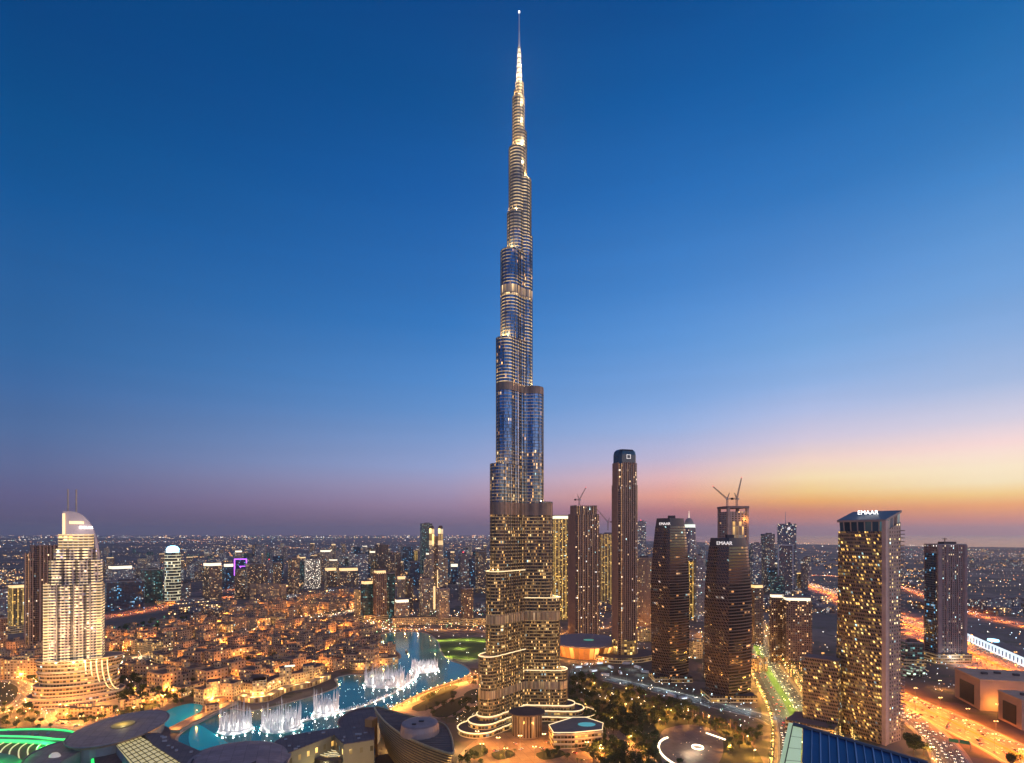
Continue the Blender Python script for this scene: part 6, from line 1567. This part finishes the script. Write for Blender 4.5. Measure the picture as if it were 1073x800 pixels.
m = MB(); m.loft([[(v.x, v.y, z) for v in ccwv] for z, ccwv in ((0, [Q[3], Q[2], Q[1], Q[0]]),)]+[[(v.x, v.y, v.z-1.5) for v in (Q[3], Q[2], Q[1], Q[0])]], 0, 0, False); m.build('tower_body', F_BLU, g)
# --- tan halls at the right edge
def hall(px0, px1, yt, yb, label, rot, dp, parts=True, mat=None):
    Y = dep(yb); wd = (px1-px0)*Y/F; h = zt(yt, Y); g = thing('tan_hall', (at((px0+px1)/2, Y+dp/2), Y+dp/2, 0), rot, label=label, cat='hall')
    m = MB(); m.box(0, 0, 0, wd, dp, h, 0, 0, 1); m.build('walls', [mat or plain('hall_render', (.42,.26,.18), .8, vs=.05), roofm], g)
    m = MB(); m.box(0, 0, h, wd*1.02, dp*1.02, 1.6, 0, 0, 0); m.build('cornice', plain('hall_cornice', (.5,.32,.2), .8), g)
    for k in range(3):
        m = MB(); m.box(wd*(-.12+.22*k), -dp/2-.3, 4, wd*.05, .8, h*.62); m.build('window', plain('dark_window', (.03,.035,.03), .2), g)
    m = MB(); m.box(-wd/2-.3, 0, 3, .8, dp*.55, h*.66); m.build('side_recess', darkm, g)
    for k in range(4): m = MB(); m.box(wd*(-.3+.18*k), dp*.1*(k % 2), h+1.6, 6, 4, 2.4); m.build('roof_unit', roofd, g)
    return g, h
g, h = hall(1018, 1100, 716, 748, 'large tan cube-like hall with tall dark windows at the right edge', -.25, 60)
light('entrance_light', (10, -46, 8), 4000, (1,.85,.4), g)
g, h = hall(1062, 1130, 737, 768, 'orange-lit tan block cut by the right edge', -.2, 40)
light('entrance_light', (-8, -32, 8), 6000, (1,.55,.2), g)
# --- metro shed with lit facade
ms = [gp(1008,666), gp(1084,700)]; Y = 1000; sx_, sy_ = ms[0]; ex, ey = ms[1]; ln = hypot(ex-sx_, ey-sy_); an = atan2(ey-sy_, ex-sx_)
g = thing('lit_shed', ((sx_+ex)/2, (sy_+ey)/2, 0), an+pi, label='long shed with a glaring blue-white lit wall beside the highway', cat='shed')
m = MB(); m.box(0, 0, 0, ln, 26, 15, 0, 0, 1); m.build('shed_body', [lamp_mat('shed_wall', (.75,.9,1), 1.1), roofm], g)
for k in range(22):
    m = MB(); m.box(-ln/2+ln*(k+.5)/22, -13.4, 3, 2.2, .8, 8); m.build('panel_post', plain('shed_post', (.1,.2,.35), .6), g)
    m = MB(); m.box(-ln/2+ln*(k+.5)/22, 13.4, 3, 2.2, .8, 8); m.build('panel_post', plain('shed_post', (.1,.2,.35), .6), g)
m = MB(); m.prism(ell(0, 0, 12, 8, 16), 15, 18, 0, 0); m.build('roof_lantern', L_BLUE, g)
# overhead road sign
x, y = gp(1002, 772, 0); x, y = at(1005, 560), 560.0
g = thing('gantry_sign', (x, y, 0), -.55, label='pair of green road signs on a gantry over the lower carriageway', cat='road sign')
m = MB(); 
for k in (-9, 9): m.tube([(k, 0, 0), (k, 0, 8)], .3, 0, 6)
m.tube([(-9, 0, 8), (9, 0, 8)], .25, 0, 6); m.build('gantry', steel, g)
for k in (-4.3, 4.3): m = MB(); m.box(k, -.5, 6.3, 7.6, .3, 3.6); m.build('sign_panel', plain('sign_green', (.03,.20,.09), .5, var=.05), g)
# light trellis in the round plaza, ring bench lights
def ringlight(px, py, rx, ry, a0, a1, r, label):
    x, y = gp(px, py); m = MB(); m.tube([(cos(radians(a))*rx, sin(radians(a))*ry, .8) for a in range(a0, a1+1, 10)], r, 0, 6); o = m.build('ring_bench_light', lamp_mat('bench', (1,.80,.52), 3.0), loc=(x, y, 0), label=label, cat='light strip'); 
    l = light('bench_glow', (x, y, 6), 9000, (1,.75,.45)); l['kind'] = 'structure'
ringlight(731, 784, 5.2, 6, 0, 360, .7, 'small glowing ring in the middle of the round plaza')
ringlight(722, 790, 27, 44, 110, 230, 1.0, 'glaring curved light band on the left rim of the round plaza')
m = MB(); a = gp(740, 769); b = gp(760, 776); m.tube([(0, 0, .8), (b[0]-a[0], b[1]-a[1], .8)], .8, 0, 5); m.build('step_light', lamp_mat('bench', (1,.8,.52), 3), loc=(a[0], a[1], 0), label='straight row of glowing steps at the upper rim of the round plaza', cat='light strip')
x, y = gp(172, 724); g = thing('blue_dome', (x, y, 0), 0, label='small blue mosaic-lit dome roof among dark trees left of the pool', cat='dome')
m = MB(); m.prism(ell(0, 0, 17, 12, 20), 0, 6, 0, 0); m.build('drum', stone, g)
m = MB(); m.loft([[(x_, y_, z) for x_, y_ in ell(0, 0, 17*k, 12*k, 20)] for z, k in ((6, 1), (10, .8), (12.5, .5), (13.5, .15))], 0, 0); m.build('dome', facade('bluedome', (.02,.10,.45), (.01,.06,.3), 2, 2, .7, .7, .5, ((.05,.3,1),(.3,.6,1)), .5, cool=0, spread=0), g)

cb = None; RN.seed(88)
for px, py in [(606,700),(614,697),(622,704),(634,708),(640,700),(650,706),(668,700),(676,705),(704,730),(716,733),(656,696),(628,696)]:
    x, y = gp(px, py)
    if cb is None:
        m = MB(); m.box(0, 0, 0, 12, 4, 3.2); cb = m.build('site_cabin', plain('cabin_white', (.6,.6,.58), .5), loc=(x, y, 0), rot=.3)
        m = MB(); m.box(0, -2.15, 1.1, 9, .2, 1.1); reg(cb, m.build('window', L_ICE if False else lamp_mat('cabin_win', (.75,.9,1), 2), cb)); tag(cb, 'white site cabin on the blue-lit building site', 'cabin', 'site cabins')
    else: o = copy_tree(cb, (x, y, 0), RN.uniform(0, 3)); o['category'] = 'cabin'
# ================================================================ CARS
RN.seed(71)
def car(col, nm):
    root = bpy.data.objects.new('car', None); COL.objects.link(root); k = []
    bm_ = plain('car_'+nm, col, .3, .3, var=.03)
    m = MB(); sec = lambda x, z0, z1, w_: [(x, -w_, z0), (x, w_, z0), (x, w_, z1), (x, -w_, z1)]
    m.loft([[(y_, x_, z_) for x_, y_, z_ in s_] for s_ in ()] or [[(-2.3, -.85, .35), (2.3, -.85, .35), (2.3, .85, .35), (-2.3, .85, .35)], [(-2.35, -.92, .65), (2.35, -.92, .65), (2.35, .92, .65), (-2.35, .92, .65)], [(-2.25, -.85, 1.0), (2.1, -.85, .92), (2.1, .85, .92), (-2.25, .85, 1.0)]], 0, 0, True, True)
    k.append(m.build('body', bm_, root))
    m = MB(); m.loft([[(-1.7, -.82, .98), (1.2, -.82, .95), (1.2, .82, .95), (-1.7, .82, .98)], [(-1.25, -.66, 1.5), (.5, -.66, 1.5), (.5, .66, 1.5), (-1.25, .66, 1.5)]], 0, 1); k.append(m.build('cabin_glass', [plain('car_glass', (.02,.02,.025), .1, var=0), bm_], root))
    for sx in (-1.45, 1.45):
        for sy in (-1, 1): m = MB(); rr = [(sx+.34*cos(t), .34+.34*sin(t)) for t in [2*pi*i/10 for i in range(10)]]; m.loft([[(a, sy*.9-.12, b) for a, b in rr], [(a, sy*.9+.12, b) for a, b in rr]], 0, 0, True, True); k.append(m.build('wheel', darkm, root))
    for sy in (-.6, .6):
        m = MB(); m.box(2.33, sy, .58, .14, .5, .26); k.append(m.build('headlight', lamp_mat('head', (1,.85,.6), 8), root))
        m = MB(); m.box(-2.36, sy, .65, .14, .55, .24); k.append(m.build('taillight', lamp_mat('tail', (1,.05,.03), 9), root))
    return reg(root, *k)
CP = [car((.6,.6,.6), 'white'), car((.03,.03,.035), 'black'), car((.25,.26,.28), 'silver'), car((.35,.03,.03), 'red')]; cu = set(); NC = 0
cn = ['white', 'black', 'silver', 'red']
def putcar(x, y, rot, z, where, group):
    global NC
    i = RN.choices([0, 1, 2, 3], [4, 3, 3, 1])[0]; lb = cn[i]+' car '+where
    if i not in cu: cu.add(i); o = CP[i]; o.location = (x, y, z); o.rotation_euler = (0, 0, rot); tag(o, lb, 'car', group)
    else: o = copy_tree(CP[i], (x, y, z), rot, label=lb, group=group); o['category'] = 'car'
    NC += 1
def traffic(pts, lanes, step, z, where, group, p=.7, ymax=1e9):
    for off_, rev in lanes:
        for x, y, h in along(pts, step, RN.uniform(0, step)):
            if RN.random() > p or y > ymax or abs(x) > y*.9+10 or NC > 290: continue
            x2, y2 = x-sin(h)*off_, y+cos(h)*off_; putcar(x2+RN.uniform(-1, 1), y2, h+(pi if rev else 0), z, where, group)
traffic(JAM, [(-9, 0), (-3, 0), (3, 0), (9, 0)][:4], 9, .2, 'in the dense queue on the curving slip road', 'cars queued on the slip road', .8)
traffic(BLV, [(-14, 1), (-10, 1)], 15, .25, 'on the boulevard', 'cars on the boulevard', .45, 1100)
traffic([p for p in BLV if p[1] < 620], [(-18, 0), (-14, 0), (-10, 0), (-6, 0)], 8, .25, 'in the queue at the near end of the boulevard', 'cars queued at the near boulevard', .85)
traffic(LOW, [(-16, 1), (-9, 1), (9, 0), (16, 0)], 26, .18, 'on the lower dual carriageway', 'cars on the lower carriageway', .5)
traffic(HWY, [(-36, 1), (-22, 1), (-12, 1), (12, 0), (22, 0), (36, 0)], 40, .15, 'on the wide highway', 'cars on the wide highway', .5, 1700)
traffic(AVE, [(-5, 1), (5, 0)], 34, .18, 'on the old town avenue', 'cars on the avenue', .5, 1300)
for px, py in [(60,757),(66,759),(72,758),(80,761),(540,780),(546,786),(575,779),(568,785),(602,790),(520,788)]:
    x, y = gp(px, py); putcar(x, y, RN.uniform(0, 3), .35, 'parked near the forecourts', 'cars by the forecourts')
print('cars', NC)
# the stream of farther traffic, past counting
mb = MB(); RN.seed(91); hl, tl_ = lamp_mat('stream_white', (1,.80,.5), 7), lamp_mat('stream_red', (1,.10,.03), 6)
def stream(pts, offs, step, z, ymin=0, ymax=1e9):
    for off_, rev in offs:
        for x, y, h in along(pts, step, RN.uniform(0, step)):
            if RN.random() > .75 or not ymin < y < ymax or abs(x) > y*.95+20: continue
            j = RN.uniform(-3, 3); x2, y2 = x-sin(h)*off_+cos(h)*j, y+cos(h)*off_+sin(h)*j; sg = -1 if rev else 1; ca, sa = cos(h)*sg, sin(h)*sg
            mb.box(x2, y2, z+.35, 4.4, 1.8, .75, h, RN.choice([0, 0, 1])); mb.box(x2, y2, z+1.1, 2.2, 1.5, .5, h, 1); r_ = max(.2, y*.00022)
            for sd in (-.6, .6): gem(mb, x2+ca*2.4-sa*sd, y2+sa*2.4+ca*sd, z+.8, r_, 2); gem(mb, x2-ca*2.4-sa*sd, y2-sa*2.4+ca*sd, z+.8, r_*.9, 3)
stream(HWY, [(-40, 1), (-32, 1), (-26, 1), (-18, 1), (-8, 1), (8, 0), (17, 0), (27, 0), (33, 0), (41, 0)], 19, .15, 0, 5000)
stream(LOW, [(-19, 1), (-12, 1), (-5, 1), (5, 0), (12, 0), (19, 0)], 24, .2)
stream(INT, [(-8, 1), (-3, 1), (3, 0), (8, 0)], 28, .2, 0, 4500); stream(WST, [(-20, 1), (-10, 1), (10, 0), (20, 0)], 26, .2); stream(BAK, [(-15, 1), (-6, 1), (6, 0), (15, 0)], 34, .2)
stream(AVE, [(-9, 1), (-3, 1), (3, 0), (9, 0)], 22, .2, 700); stream(BLV, [(-17, 1), (-8, 1), (8, 0), (13, 0), (17, 0)], 20, .25, 620, 1600)
mb.build('flowing_traffic', [plain('stream_pale', (.45,.45,.45), .4, var=.05), plain('stream_dark', (.04,.04,.05), .3, var=.05), hl, tl_], kind='stuff', label='countless small cars with their lights on along the far carriageways')
for o in list(bpy.data.objects):
    if o.type == 'EMPTY' and o.parent is None and not o.children: bpy.data.objects.remove(o)
